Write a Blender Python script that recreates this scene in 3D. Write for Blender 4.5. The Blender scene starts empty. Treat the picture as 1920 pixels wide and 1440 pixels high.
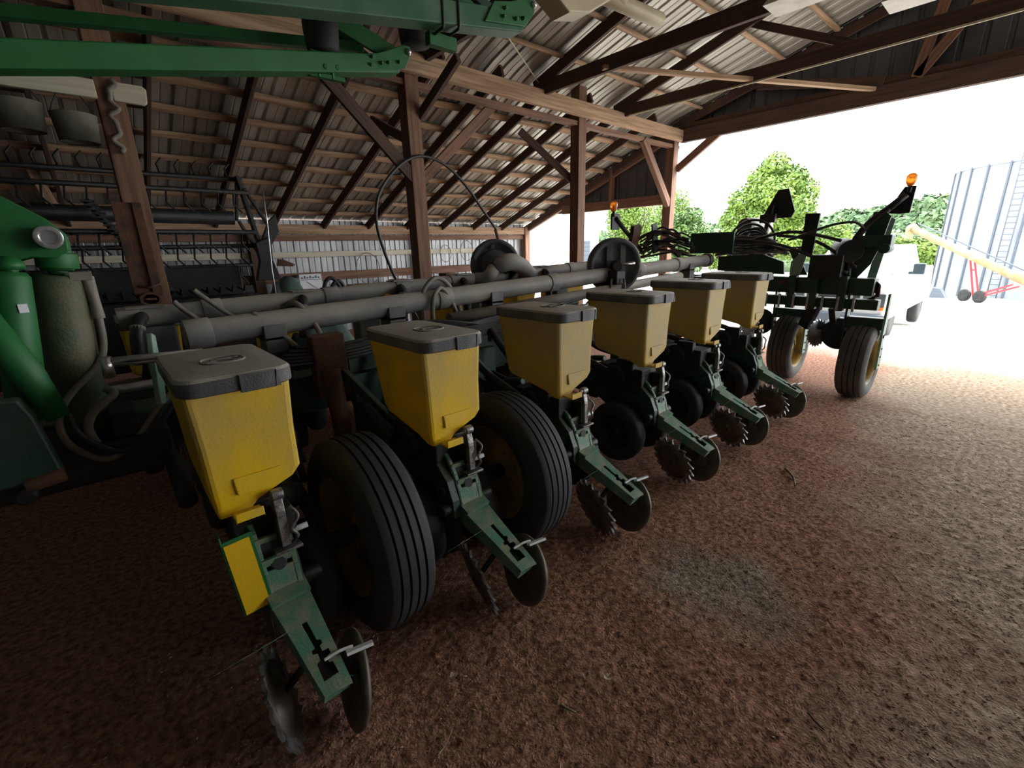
import bpy, bmesh, math, random
from mathutils import Matrix, Vector
random.seed(7)
S = bpy.context.scene
C = S.collection
V = Vector
R = math.radians
PI = math.pi
# ------------------------------------------------------------------ camera
cd = bpy.data.cameras.new('camera'); cam = bpy.data.objects.new('camera', cd); C.objects.link(cam)
cd.sensor_fit = 'HORIZONTAL'; cd.sensor_width = 36.0; cd.lens = 16.026; cd.clip_start = .02; cd.clip_end = 900
EX = V((.74362454, -.20747125, .63559282)); EY = V((-.66810568, -.19412882, .71829576)); EZ = V((-.02563883, -.95878553, -.28297167))
rx = V((EX[0], EY[0], EZ[0])); ry = -V((EX[1], EY[1], EZ[1])); rz = -V((EX[2], EY[2], EZ[2]))
cam.matrix_world = Matrix(((rx.x, ry.x, rz.x, 0), (rx.y, ry.y, rz.y, 0), (rx.z, ry.z, rz.z, 1.5), (0, 0, 0, 1)))
S.camera = cam
# ------------------------------------------------------------------ world, sun, exposure
S.view_settings.view_transform = 'Standard'; S.view_settings.look = 'None'; S.view_settings.gamma = 1
S.view_settings.use_curve_mapping = False
S.view_settings.exposure = 2.65
W = bpy.data.worlds.new('overcast_sky'); S.world = W; W.use_nodes = True
bg = W.node_tree.nodes['Background']; bg.inputs[0].default_value = (.93, .97, 1, 1); bg.inputs[1].default_value = 1.05
sd = bpy.data.lights.new('sun', 'SUN'); sd.energy = 1.6; sd.angle = R(25); sd.color = (1, .97, .9)
so = bpy.data.objects.new('sun', sd); C.objects.link(so); so.rotation_euler = (R(35), R(32), 0)

# ------------------------------------------------------------------ materials
def mat(name, col, rough=.6, metal=0, col2=None, scale=8, lo=.4, hi=.65, bump=0, bscale=60, dust=None, damt=.6, stretch=None, detail=4, emit=None, spec=None):
    m = bpy.data.materials.new(name); m.use_nodes = True
    t = m.node_tree; N = t.nodes; L = t.links; b = N['Principled BSDF']
    b.inputs['Roughness'].default_value = rough; b.inputs['Metallic'].default_value = metal
    b.inputs['Base Color'].default_value = (*col, 1)
    if spec is not None: b.inputs['Specular IOR Level'].default_value = spec
    tc = N.new('ShaderNodeTexCoord'); src = tc.outputs['Object']
    if stretch:
        mp = N.new('ShaderNodeMapping'); mp.inputs['Scale'].default_value = stretch; L.new(src, mp.inputs[0]); src = mp.outputs[0]
    last = None
    if col2:
        n = N.new('ShaderNodeTexNoise'); n.inputs['Scale'].default_value = scale; n.inputs['Detail'].default_value = detail; L.new(src, n.inputs['Vector'])
        mr = N.new('ShaderNodeMapRange'); mr.inputs[1].default_value = lo; mr.inputs[2].default_value = hi; L.new(n.outputs[0], mr.inputs[0])
        mx = N.new('ShaderNodeMix'); mx.data_type = 'RGBA'; mx.inputs[6].default_value = (*col, 1); mx.inputs[7].default_value = (*col2, 1)
        L.new(mr.outputs[0], mx.inputs[0]); last = mx.outputs[2]
    if dust:
        g = N.new('ShaderNodeNewGeometry'); sx = N.new('ShaderNodeSeparateXYZ'); L.new(g.outputs['Normal'], sx.inputs[0])
        n2 = N.new('ShaderNodeTexNoise'); n2.inputs['Scale'].default_value = 5; n2.inputs['Detail'].default_value = 6; L.new(tc.outputs['Object'], n2.inputs['Vector'])
        a = N.new('ShaderNodeMath'); a.operation = 'MULTIPLY_ADD'; L.new(sx.outputs[2], a.inputs[0]); a.inputs[1].default_value = .75; L.new(n2.outputs[0], a.inputs[2])
        mr2 = N.new('ShaderNodeMapRange'); mr2.inputs[1].default_value = .45; mr2.inputs[2].default_value = 1.2; mr2.inputs[4].default_value = damt; L.new(a.outputs[0], mr2.inputs[0])
        mx2 = N.new('ShaderNodeMix'); mx2.data_type = 'RGBA'; mx2.inputs[7].default_value = (*dust, 1)
        if last: L.new(last, mx2.inputs[6])
        else: mx2.inputs[6].default_value = (*col, 1)
        L.new(mr2.outputs[0], mx2.inputs[0]); last = mx2.outputs[2]
    if last: L.new(last, b.inputs['Base Color'])
    if bump:
        n3 = N.new('ShaderNodeTexNoise'); n3.inputs['Scale'].default_value = bscale; n3.inputs['Detail'].default_value = 5; L.new(src, n3.inputs['Vector'])
        bp = N.new('ShaderNodeBump'); bp.inputs['Strength'].default_value = bump; bp.inputs['Distance'].default_value = .01; L.new(n3.outputs[0], bp.inputs['Height']); L.new(bp.outputs[0], b.inputs['Normal'])
    if emit: b.inputs['Emission Color'].default_value = (*emit[:3], 1); b.inputs['Emission Strength'].default_value = emit[3]
    return m
DUST = (.30, .24, .175)
M = {
 'yellow': mat('yellow_plastic', (.80, .50, .004), .45, 0, (.55, .39, .10), 3.2, .42, .7, .1, 90),
 'yellow_dusty': mat('dusty_yellow_plastic', (.60, .40, .06), .6, 0, (.42, .33, .16), 2.6, .35, .62, .15, 90),
 'lid': mat('charcoal_lid_plastic', (.055, .058, .066), .55, 0, (.1, .1, .1), 14, .4, .8, .25, 160, dust=(.46, .42, .36), damt=.95),
 'green': mat('green_paint', (.010, .125, .028), .5, 0, (.02, .16, .045), 6, .45, .75, .05, 60),
 'dgreen': mat('worn_dark_green_paint', (.006, .045, .030), .5, 0, (.025, .05, .036), 9, .45, .7, .12, 90, dust=(.15, .13, .09), damt=.35),
 'lgreen': mat('dusty_green_paint', (.07, .19, .12), .5, 0, (.20, .22, .15), 16, .42, .62, .25, 120),
 'pgreen': mat('pale_faded_green_steel', (.20, .34, .26), .5, 0, (.32, .38, .32), 20, .4, .7, .1, 90),
 'black': mat('black_iron', (.008, .009, .011), .55, 0, (.02, .019, .018), 12, .45, .7, .2, 80),
 'rubber': mat('tyre_rubber', (.022, .023, .026), .7, 0, (.04, .038, .036), 5, .45, .75, .15, 120),
 'duct': mat('grey_vacuum_pipe_plastic', (.17, .17, .18), .6, 0, (.30, .27, .23), 3, .4, .65, .1, 90, dust=(.44, .39, .32), damt=.7),
 'fan': mat('charcoal_fan_plastic', (.10, .105, .115), .5, 0, (.18, .175, .165), 6, .45, .75, .12, 60),
 'steel': mat('bright_bare_steel', (.62, .62, .64), .3, .85, (.35, .33, .3), 14, .45, .7, .15, 90),
 'dull_steel': mat('scuffed_bare_steel', (.33, .32, .31), .42, .7, (.14, .13, .12), 25, .4, .6, .3, 90),
 'ram': mat('dusty_olive_ram_paint', (.030, .075, .035), .6, 0, (.15, .125, .075), 4, .38, .6, .25, 120),
 'auger_yellow': mat('faded_auger_paint', (.30, .22, .10), .6, 0, (.34, .28, .18), 3, .4, .6),
 'green_dusty': mat('dusty_green_beam_paint', (.025, .12, .05), .55, 0, (.075, .16, .095), 5, .4, .65, .1, 60),
 'rubber_dusty': mat('dusty_grey_tyre', (.075, .073, .070), .8, 0, (.13, .12, .11), 5, .4, .7, .15, 120),
 'white_tab': mat('white_lever_plastic', (.72, .73, .76), .5),
 'disc': mat('dull_disc_steel', (.16, .14, .11), .5, .55, (.09, .07, .05), 10, .4, .65, .2, 70),
 'rust': mat('rusted_steel', (.14, .065, .035), .8, .1, (.06, .035, .025), 7, .4, .65, .4, 50),
 'hose': mat('black_rubber_hose', (.025, .025, .027), .45),
 'hose_grey': mat('dusty_grey_hose', (.16, .145, .12), .6, 0, (.28, .25, .2), 12, .4, .7),
 'rim': mat('yellow_wheel_rim', (.36, .24, .04), .6, 0, (.16, .12, .06), 8, .4, .65, .1, 60),
 'amber': mat('amber_lamp_lens', (1, .30, .02), .35),
 'wood': mat('weathered_brown_timber', (.24, .125, .078), .8, 0, (.13, .068, .045), 5, .35, .65, .35, 30, stretch=(.35, 6, 6)),
 'wood_dark': mat('dark_timber', (.10, .056, .038), .85, 0, (.055, .033, .025), 5, .35, .65, .3, 30, stretch=(.35, 6, 6)),
 'wood_light': mat('rough_sawn_tan_timber', (.46, .31, .20), .85, 0, (.26, .16, .095), 5, .35, .65, .4, 30, stretch=(.3, 6, 6)),
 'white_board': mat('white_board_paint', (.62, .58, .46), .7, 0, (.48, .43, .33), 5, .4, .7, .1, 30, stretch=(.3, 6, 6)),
 'cream': mat('cream_enamel', (.62, .54, .36), .5, 0, (.5, .42, .27), 4, .4, .7),
 'fixture': mat('white_fixture_enamel', (.70, .68, .62), .5, 0, (.5, .46, .38), 7, .45, .75),
 'cardboard': mat('white_printed_card', (.72, .74, .76), .8),
 'tarp': mat('faded_green_tarpaulin', (.11, .18, .16), .75, 0, (.07, .11, .10), 7, .4, .7, .4, 20),
 'sack': mat('brown_sacking', (.10, .055, .04), .95, 0, (.06, .035, .028), 9, .4, .7, .5, 30),
 'red': mat('red_enamel', (.55, .03, .04), .5),
 'silo': mat('galvanised_bin_steel', (.33, .36, .40), .6, 0, (.27, .30, .34), 2, .4, .7),
 'silo_rib': mat('dull_bin_stiffener_steel', (.10, .12, .15), .6, 0),
 'white': mat('white_vehicle_paint', (.8, .81, .82), .3),
 'siding': mat('white_painted_siding', (.8, .8, .78), .6),
 'glass_dark': mat('dark_vehicle_glass', (.05, .07, .08), .1),
 'bark': mat('tree_bark', (.12, .08, .05), .9, 0, (.07, .05, .03), 9, .4, .6, .5, 20),
 'leaf': mat('fresh_green_leaves', (.085, .16, .02), .6, 0, (.17, .26, .03), 1.2, .35, .65),
 'leaf_dark': mat('mid_green_leaves', (.065, .13, .03), .6, 0, (.10, .18, .035), .5, .35, .65),
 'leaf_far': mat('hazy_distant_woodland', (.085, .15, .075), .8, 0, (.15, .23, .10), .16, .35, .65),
 'stick': mat('dry_twig', (.30, .24, .17), .9, 0, (.16, .11, .07), 20, .4, .6),
 'straw': mat('pale_straw_and_chips', (.55, .43, .32), .9, 0, (.28, .17, .12), 40, .4, .6),
 'chips': mat('red_brown_bark_chips', (.46, .25, .17), .9, 0, (.15, .07, .05), 22, .4, .6),
 'yellow_reflector': mat('yellow_reflective_sheet', (.80, .50, .01), .35, 0, (.7, .42, .01), 400, .45, .5),
 'cap_dark': mat('dark_emblem_recess', (.02, .02, .022), .7),
 'moss': mat('galvanised_bucket', (.20, .19, .15), .7, .1, (.10, .09, .07), 6, .4, .7, .2, 30),
}

M['amber'].node_tree.nodes['Principled BSDF'].inputs['Transmission Weight'].default_value = .55
def metal_sheet(name, dark, light, axis):
    m = mat(name, dark, .4, .35); t = m.node_tree; N = t.nodes; L = t.links; b = N['Principled BSDF']
    tc = N.new('ShaderNodeTexCoord'); sp = N.new('ShaderNodeSeparateXYZ'); L.new(tc.outputs['Object'], sp.inputs[0])
    mu = N.new('ShaderNodeMath'); mu.operation = 'MULTIPLY'; mu.inputs[1].default_value = 1 / .9144; L.new(sp.outputs[axis], mu.inputs[0])
    fl = N.new('ShaderNodeMath'); fl.operation = 'FLOOR'; L.new(mu.outputs[0], fl.inputs[0])
    wn = N.new('ShaderNodeTexWhiteNoise'); wn.noise_dimensions = '1D'; L.new(fl.outputs[0], wn.inputs['W'])
    mp = N.new('ShaderNodeMapping'); mp.inputs['Scale'].default_value = (9, 9, .8) if axis == 0 and 'wall' in name else (9, .8, .8); L.new(tc.outputs['Object'], mp.inputs[0])
    n = N.new('ShaderNodeTexNoise'); n.inputs['Scale'].default_value = 1.4; n.inputs['Detail'].default_value = 6; L.new(mp.outputs[0], n.inputs['Vector'])
    ad = N.new('ShaderNodeMath'); ad.operation = 'MULTIPLY_ADD'; L.new(wn.outputs[0], ad.inputs[0]); ad.inputs[1].default_value = .35; L.new(n.outputs[0], ad.inputs[2])
    mr = N.new('ShaderNodeMapRange'); mr.inputs[1].default_value = .35; mr.inputs[2].default_value = .95; L.new(ad.outputs[0], mr.inputs[0])
    mx = N.new('ShaderNodeMix'); mx.data_type = 'RGBA'; mx.inputs[6].default_value = (*dark, 1); mx.inputs[7].default_value = (*light, 1)
    L.new(mr.outputs[0], mx.inputs[0]); L.new(mx.outputs[2], b.inputs['Base Color'])
    return m
M['roof'] = metal_sheet('galvanised_roof_sheet', (.26, .25, .22), (.55, .53, .47), 0)
M['wallsheet'] = metal_sheet('galvanised_wall_sheet', (.19, .19, .19), (.40, .40, .41), 0)
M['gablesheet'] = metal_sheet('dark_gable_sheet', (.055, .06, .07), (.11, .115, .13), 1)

def dirt_mat():
    m = bpy.data.materials.new('red_brown_dirt_floor'); m.use_nodes = True; t = m.node_tree; N = t.nodes; L = t.links; b = N['Principled BSDF']
    b.inputs['Roughness'].default_value = .95; b.inputs['Specular IOR Level'].default_value = .15
    tc = N.new('ShaderNodeTexCoord')
    def noise(s, d, out=0):
        n = N.new('ShaderNodeTexNoise'); n.inputs['Scale'].default_value = s; n.inputs['Detail'].default_value = d; L.new(tc.outputs['Object'], n.inputs['Vector']); return n.outputs[0]
    def rng(s, lo, hi):
        r = N.new('ShaderNodeMapRange'); r.inputs[1].default_value = lo; r.inputs[2].default_value = hi; L.new(s, r.inputs[0]); return r.outputs[0]
    def mix(f, a, c):
        x = N.new('ShaderNodeMix'); x.data_type = 'RGBA'; L.new(f, x.inputs[0])
        for i, k in ((6, a), (7, c)):
            if isinstance(k, tuple): x.inputs[i].default_value = (*k, 1)
            else: L.new(k, x.inputs[i])
        return x.outputs[2]
    red = mix(rng(noise(38, 6), .35, .7), (.17, .080, .052), (.52, .275, .185))
    tan = mix(rng(noise(30, 6), .35, .7), (.24, .175, .12), (.62, .48, .36))
    # trodden tan soil towards the open side and the doorway; red chips along the machine
    sp = N.new('ShaderNodeSeparateXYZ'); L.new(tc.outputs['Object'], sp.inputs[0])
    a = N.new('ShaderNodeMath'); a.operation = 'MULTIPLY_ADD'; L.new(sp.outputs[1], a.inputs[0]); a.inputs[1].default_value = -1.2; a.inputs[2].default_value = -.15
    c = N.new('ShaderNodeMath'); c.operation = 'MULTIPLY_ADD'; L.new(sp.outputs[0], c.inputs[0]); c.inputs[1].default_value = .28; L.new(a.outputs[0], c.inputs[2])
    d = N.new('ShaderNodeMath'); d.operation = 'MULTIPLY_ADD'; L.new(noise(1.1, 3), d.inputs[0]); d.inputs[1].default_value = 1.9; L.new(c.outputs[0], d.inputs[2])
    base = mix(rng(d.outputs[0], 1.0, 1.65), red, tan)
    vd = N.new('ShaderNodeVectorMath'); vd.operation = 'DISTANCE'; L.new(tc.outputs['Object'], vd.inputs[0]); vd.inputs[1].default_value = (1.86, .70, 0)
    va = N.new('ShaderNodeMath'); va.operation = 'MULTIPLY_ADD'; L.new(noise(4, 4), va.inputs[0]); va.inputs[1].default_value = .5; L.new(vd.outputs['Value'], va.inputs[2])
    base = mix(rng(va.outputs[0], .62, .42), base, mix(rng(noise(45, 6), .35, .7), (.16, .125, .09), (.42, .34, .26)))
    # pale gravel in the yard and doorway
    g = N.new('ShaderNodeMath'); g.operation = 'MULTIPLY_ADD'; L.new(noise(.9, 5), g.inputs[0]); g.inputs[1].default_value = 1.6; L.new(sp.outputs[0], g.inputs[2])
    gravel = mix(rng(noise(22, 6), .4, .62), (.30, .28, .25), (.56, .54, .50))
    base = mix(rng(g.outputs[0], 7.9, 8.7), base, gravel)
    L.new(base, b.inputs['Base Color'])
    bp = N.new('ShaderNodeBump'); bp.inputs['Strength'].default_value = .9; bp.inputs['Distance'].default_value = .012
    L.new(noise(110, 8), bp.inputs['Height']); L.new(bp.outputs[0], b.inputs['Normal'])
    return m
M['dirt'] = dirt_mat()

# ------------------------------------------------------------------ mesh helpers
class MB:
    def __init__(s): s.v = []; s.f = []; s.sm = []; s.mi = []; s.cur = 0
    def add(s, vs, fs, sm=False, mtx=None):
        o = len(s.v)
        s.v += [tuple((mtx @ V(p)) if mtx else p) for p in vs]
        for f in fs: s.f.append(tuple(i + o for i in f)); s.sm.append(sm); s.mi.append(s.cur)
        return s
    def box(s, x0, x1, y0, y1, z0, z1, mtx=None):
        vs = [(x, y, z) for z in (z0, z1) for y in (y0, y1) for x in (x0, x1)]
        return s.add(vs, [(0, 2, 3, 1), (4, 5, 7, 6), (0, 1, 5, 4), (2, 6, 7, 3), (0, 4, 6, 2), (1, 3, 7, 5)], False, mtx)
    def beam(s, a, b, w, h, up=(0, 0, 1)):
        a = V(a); b = V(b); d = (b - a); L = d.length; d.normalize(); u = V(up); sd = d.cross(u)
        if sd.length < 1e-4: sd = d.cross(V((0, 1, 0)))
        sd.normalize(); u = sd.cross(d).normalized()
        m = Matrix(((d.x, sd.x, u.x, a.x), (d.y, sd.y, u.y, a.y), (d.z, sd.z, u.z, a.z), (0, 0, 0, 1)))
        return s.box(0, L, -w / 2, w / 2, -h / 2, h / 2, m)
    def tube(s, pts, r, n=10, cap=True, sm=True):
        pts = [V(p) for p in pts]; k = len(pts); rs = r if isinstance(r, (list, tuple)) else [r] * k
        t0 = (pts[1] - pts[0]).normalized(); u = t0.orthogonal().normalized(); vs = []; fs = []; pt = t0
        for i, p in enumerate(pts):
            t = (pts[min(i + 1, k - 1)] - pts[max(i - 1, 0)]).normalized()
            q = pt.rotation_difference(t); u = q @ u; pt = t; w = t.cross(u)
            for j in range(n):
                a = 2 * PI * j / n; vs.append(tuple(p + (u * math.cos(a) + w * math.sin(a)) * rs[i]))
        for i in range(k - 1):
            for j in range(n): fs.append((i * n + j, i * n + (j + 1) % n, (i + 1) * n + (j + 1) % n, (i + 1) * n + j))
        s.add(vs, fs, sm)
        if cap: s.add([vs[j] for j in range(n)], [tuple(range(n))[::-1]]); s.add([vs[(k - 1) * n + j] for j in range(n)], [tuple(range(n))])
        return s
    def cyl(s, a, b, r, n=16): return s.tube([a, b], r, n)
    def lathe(s, prof, a, axis, n=32, sm=True):
        # prof: (radius, height along axis)
        a = V(a); ax = V(axis).normalized(); u = ax.orthogonal().normalized(); w = ax.cross(u); vs = []; fs = []; k = len(prof)
        for (r, h) in prof:
            for j in range(n):
                t = 2 * PI * j / n; vs.append(tuple(a + ax * h + (u * math.cos(t) + w * math.sin(t)) * r))
        for i in range(k - 1):
            for j in range(n): fs.append((i * n + j, i * n + (j + 1) % n, (i + 1) * n + (j + 1) % n, (i + 1) * n + j))
        return s.add(vs, fs, sm)
    def prism(s, poly, h, mtx):
        n = len(poly); vs = [(x, y, -h / 2) for x, y in poly] + [(x, y, h / 2) for x, y in poly]
        fs = [tuple(range(n))[::-1], tuple(range(n, 2 * n))] + [(i, (i + 1) % n, n + (i + 1) % n, n + i) for i in range(n)]
        return s.add(vs, fs, False, mtx)
    def loft(s, rings, sm=False, cap=True):
        n = len(rings[0]); vs = [p for r in rings for p in r]; fs = []
        for i in range(len(rings) - 1):
            for j in range(n): fs.append((i * n + j, i * n + (j + 1) % n, (i + 1) * n + (j + 1) % n, (i + 1) * n + j))
        s.add(vs, fs, sm)
        if cap: s.add(rings[0], [tuple(range(n))[::-1]]); s.add(rings[-1], [tuple(range(n))])
        return s
    def build(s, name, m, parent=None, bevel=0, loc=None, seg=2):
        me = bpy.data.meshes.new(name); me.from_pydata(s.v, [], s.f)
        for mm in (m if isinstance(m, (list, tuple)) else [m]): me.materials.append(M[mm])
        me.polygons.foreach_set('use_smooth', s.sm); me.polygons.foreach_set('material_index', s.mi); me.update()
        bm = bmesh.new(); bm.from_mesh(me); bmesh.ops.remove_doubles(bm, verts=bm.verts, dist=1e-5); bmesh.ops.recalc_face_normals(bm, faces=bm.faces); bm.to_mesh(me); bm.free()
        o = bpy.data.objects.new(name, me); C.objects.link(o)
        if loc: o.location = loc
        if parent: o.parent = parent
        if bevel:
            b = o.modifiers.new('bevel', 'BEVEL'); b.width = bevel; b.segments = seg; b.limit_method = 'ANGLE'; b.angle_limit = R(40)
        return o
def YZ(x): return Matrix(((0, 0, 1, x), (1, 0, 0, 0), (0, 1, 0, 0), (0, 0, 0, 1)))       # poly (y,z) extruded along x
def XZ(y): return Matrix(((1, 0, 0, 0), (0, 0, -1, y), (0, 1, 0, 0), (0, 0, 0, 1)))      # poly (x,z) extruded along y
def tag(o, label=None, cat=None, group=None, kind=None):
    if label: o['label'] = label
    if cat: o['category'] = cat
    if group: o['group'] = group
    if kind: o['kind'] = kind
    return o
def empty(name, loc, label, cat, group=None):
    o = bpy.data.objects.new(name, None); C.objects.link(o); o.location = loc; o.empty_display_size = .1
    return tag(o, label, cat, group)
ROOTS = {}
def rel(root): return Matrix.Translation(-root.location)
class P(MB):
    """mesh builder in world coordinates that parents to an empty root"""
    def put(s, name, m, root, bevel=0, seg=2, base=None):
        o = s.build(name, m, None, bevel, None, seg)
        loc = V(base if base is not None else root.location)
        o.data.transform(Matrix.Translation(-loc)); o.parent = root
        o.location = loc - wloc(root); return o
def wloc(o):
    p = V(o.location)
    while o.parent: o = o.parent; p += o.location
    return p
def smooth_path(pts, sub=6):
    pts = [V(p) for p in pts]; out = []
    for i in range(len(pts) - 1):
        p0 = pts[max(i - 1, 0)]; p1 = pts[i]; p2 = pts[i + 1]; p3 = pts[min(i + 2, len(pts) - 1)]
        for k in range(sub):
            t = k / sub; out.append(.5 * ((2 * p1) + (-p0 + p2) * t + (2 * p0 - 5 * p1 + 4 * p2 - p3) * t * t + (-p0 + 3 * p1 - 3 * p2 + p3) * t ** 3))
    out.append(pts[-1]); return out
def rrect(x0, x1, y0, y1, r, z, n=4):
    out = []
    for cx, cy, a0 in ((x1 - r, y1 - r, 0), (x0 + r, y1 - r, 90), (x0 + r, y0 + r, 180), (x1 - r, y0 + r, 270)):
        for k in range(n + 1):
            a = R(a0 + 90 * k / n); out.append((cx + r * math.cos(a), cy + r * math.sin(a), z))
    return out

# ================================================================== SETTING
XG = 8.73; YB = 5.0; YW = 9.215; XB = -4.2; YR = -7.0; RIDGE = -1.0
def zl(y): return 3.75 - .385 * (y - YB)
def zm(y): return 3.75 + .29 * (YB - y) if y > RIDGE else 3.75 + .29 * (YB - RIDGE) - .29 * (RIDGE - y)
def gz(x, y=0):
    pts = [(-99, 0), (8.2, 0), (12, -.42), (30, -1.35), (40, -2.0), (60, -3), (110, -5), (999, -5)]
    for (a, za), (b, zb) in zip(pts, pts[1:]):
        if a <= x <= b: return za + (zb - za) * (x - a) / (b - a)
    return 0
# floor: fine grid near the camera so that clods are real relief, coarse beyond
from mathutils import noise as mn
def clod(x, y):
    a = .010 * mn.noise(V((x * 3, y * 3, 0))) + .004 * mn.noise(V((x * 11, y * 11, 3)))
    b = mn.noise(V((x * 34, y * 34, 7))); return a + .007 * max(b - .12, 0) + .003 * mn.noise(V((x * 60, y * 60, 5)))
def grid(name, x0, x1, y0, y1, st, f):
    nx = int(round((x1 - x0) / st)) + 1; ny = int(round((y1 - y0) / st)) + 1
    vs = [(x0 + i * st, y0 + j * st, f(x0 + i * st, y0 + j * st)) for j in range(ny) for i in range(nx)]
    fs = [(j * nx + i, j * nx + i + 1, (j + 1) * nx + i + 1, (j + 1) * nx + i) for j in range(ny - 1) for i in range(nx - 1)]
    me = bpy.data.meshes.new(name); me.from_pydata(vs, [], fs); me.polygons.foreach_set('use_smooth', [True] * len(fs)); me.materials.append(M['dirt'])
    o = bpy.data.objects.new(name, me); C.objects.link(o); return o
FX0, FX1, FY0, FY1 = -.6, 5.4, -1.6, 2.2
def edge_fade(x, y):
    d = min(x - FX0, FX1 - x, y - FY0, FY1 - y); return max(0, min(1, d / .15))
near = grid('floor', FX0, FX1, FY0, FY1, .0125, lambda x, y: clod(x, y) * edge_fade(x, y) + .001)
tag(near, kind='structure')
def coarse(name, x0, x1, y0, y1, nx, ny):
    b = MB(); vs = []
    for j in range(ny + 1):
        for i in range(nx + 1):
            x = x0 + (x1 - x0) * i / nx; y = y0 + (y1 - y0) * j / ny; vs.append((x, y, gz(x, y)))
    fs = [(j * (nx + 1) + i, j * (nx + 1) + i + 1, (j + 1) * (nx + 1) + i + 1, (j + 1) * (nx + 1) + i) for j in range(ny) for i in range(nx)]
    b.add(vs, fs, True); return tag(b.build(name, 'dirt'), kind='structure')
# the rest of the ground, around the fine patch
b = MB()
for (x0, x1, y0, y1) in ((-6, FX0, -9, 12), (FX1, 8.2, -9, 12), (FX0, FX1, -9, FY0), (FX0, FX1, FY1, 12)):
    b.add([(x0, y0, 0), (x1, y0, 0), (x1, y1, 0), (x0, y1, 0)], [(0, 1, 2, 3)])
b.v = list(b.v); tag(b.build('floor', 'dirt'), kind='structure')
coarse('ground_yard', 8.2, 300, -120, 260, 120, 20)

def sheet(name, x0, x1, a, bb, m, thick=.02, along='y'):
    """ribbed sheet: ribs every 228 mm across x; runs from point a to bb (y,z)"""
    mb = MB(); top = []; x = x0; prof = []
    while x < x1:
        for dx, dz in ((0, 0), (.085, 0), (.095, .006), (.105, 0), (.18, 0), (.19, .024), (.215, .024), (.2286, 0)):
            if x + dx <= x1: prof.append((x + dx, dz))
        x += .2286
    d = V((0, bb[0] - a[0], bb[1] - a[1])).normalized(); nrm = V((0, -d.z, d.y))
    if nrm.z < 0 and along == 'y': nrm = -nrm
    if along == 'z': nrm = V((0, 1, 0))
    for (q, off) in ((a, 0), (bb, 0)):
        pass
    vs = []; n = len(prof)
    for q in (a, bb):
        for lay in (0, .003):
            for (px, dz) in prof:
                p = V((px, q[0], q[1])) + nrm * (dz + lay); vs.append(tuple(p))
    fs = []
    for i in range(n - 1):
        fs.append((i, i + 1, 2 * n + i + 1, 2 * n + i)); fs.append((n + i, 3 * n + i, 3 * n + i + 1, n + i + 1))
    mb.add(vs, fs); return tag(mb.build(name, m), kind='structure')
sheet('ceiling_main', XB, XG + .15, (YB + .15, zm(YB + .15)), (RIDGE, zm(RIDGE)), 'roof')
sheet('ceiling_main_far', XB, XG + .15, (RIDGE, zm(RIDGE)), (YR - .2, zm(YR - .2)), 'roof')
sheet('ceiling_aisle', XB, XG + .15, (YW + .12, zl(YW + .12)), (YB - .02, zl(YB - .02)), 'roof')
sheet('wall_left', XB, XG, (YW, -.02), (YW, zl(YW) - .01), 'wallsheet', along='z')
sheet('wall_right', XB, 6.2, (YR - .05, 0), (YR - .05, zm(YR) - .02), 'wallsheet', along='z')  # unseen side wall, cut short to let in a limited amount of side light
# back wall behind and left
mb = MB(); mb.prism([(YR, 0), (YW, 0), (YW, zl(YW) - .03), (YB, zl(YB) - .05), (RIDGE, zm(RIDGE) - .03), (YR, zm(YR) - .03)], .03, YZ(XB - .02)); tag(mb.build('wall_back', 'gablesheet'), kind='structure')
# gable wall over the doorways, with ribs
def gable(name, y0, y1, zb, zt):
    mb = MB(); y = y0
    while y < y1 - .01:
        ye = min(y + .2286, y1)
        for (p, q, off) in ((0, .16, 0), (.16, .175, 1), (.175, .21, 2), (.21, .2286, 3)):
            a, c = y + p, min(y + q, ye)
            if a >= c: continue
            xa = XG + .09 + (0, 0, .02, .02)[off]; xc = XG + .09 + (0, .02, .02, 0)[off]
            mb.add([(xa, a, zb), (xc, c, zb), (xc, c, zt(c)), (xa, a, zt(a))], [(0, 1, 2, 3)])
        y += .2286
    return tag(mb.build(name, 'gablesheet'), kind='structure')
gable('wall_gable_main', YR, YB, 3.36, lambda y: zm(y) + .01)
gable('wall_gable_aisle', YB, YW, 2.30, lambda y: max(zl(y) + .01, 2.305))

def timber(name, a, bb, w, h, m='wood', up=(0, 0, 1), wob=0, kind='structure', bevel=.006):
    a = V(a); bb = V(bb); d = bb - a; L = d.length; d.normalize(); u = V(up); sd = d.cross(u)
    if sd.length < 1e-3: sd = d.cross(V((0, 1, 0)))
    sd.normalize(); u = sd.cross(d).normalized()
    mb = MB(); n = max(1, int(L / .35)) if wob else 1; sec = []
    ph = random.random() * 50
    for i in range(n + 1):
        x = L * i / n; oy = wob * mn.noise(V((x * .9, ph, 0))); oz = wob * mn.noise(V((x * .9, ph, 9))); sw = 1 + (wob * 6) * mn.noise(V((x * 1.3, ph, 20)))
        ww, hh = w / 2 * sw, h / 2 * sw
        if wob: sec.append([(x, oy + ww * math.cos(t), oz + hh * math.sin(t)) for t in [R(22.5 + 45 * k) for k in range(8)]])
        else: sec.append([(x, -ww, -hh), (x, ww, -hh), (x, ww, hh), (x, -ww, hh)])
    mb.loft(sec, bool(wob)); o = mb.build(name, m, None, 0 if wob else bevel)
    o.matrix_world = Matrix(((d.x, sd.x, u.x, a.x), (d.y, sd.y, u.y, a.y), (d.z, sd.z, u.z, a.z), (0, 0, 0, 1)))
    if kind: o['kind'] = kind
    return o
# posts on the aisle line
for px in (.385, 3.03, 5.93, 8.66, -2.6):
    timber('wooden_post', (px, YB + .03, -.05), (px, YB + .03, 3.9 if px == 5.93 else 3.55 if px < 8 else 3.6), .17, .17, 'wood', up=(0, 1, 0))
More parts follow.
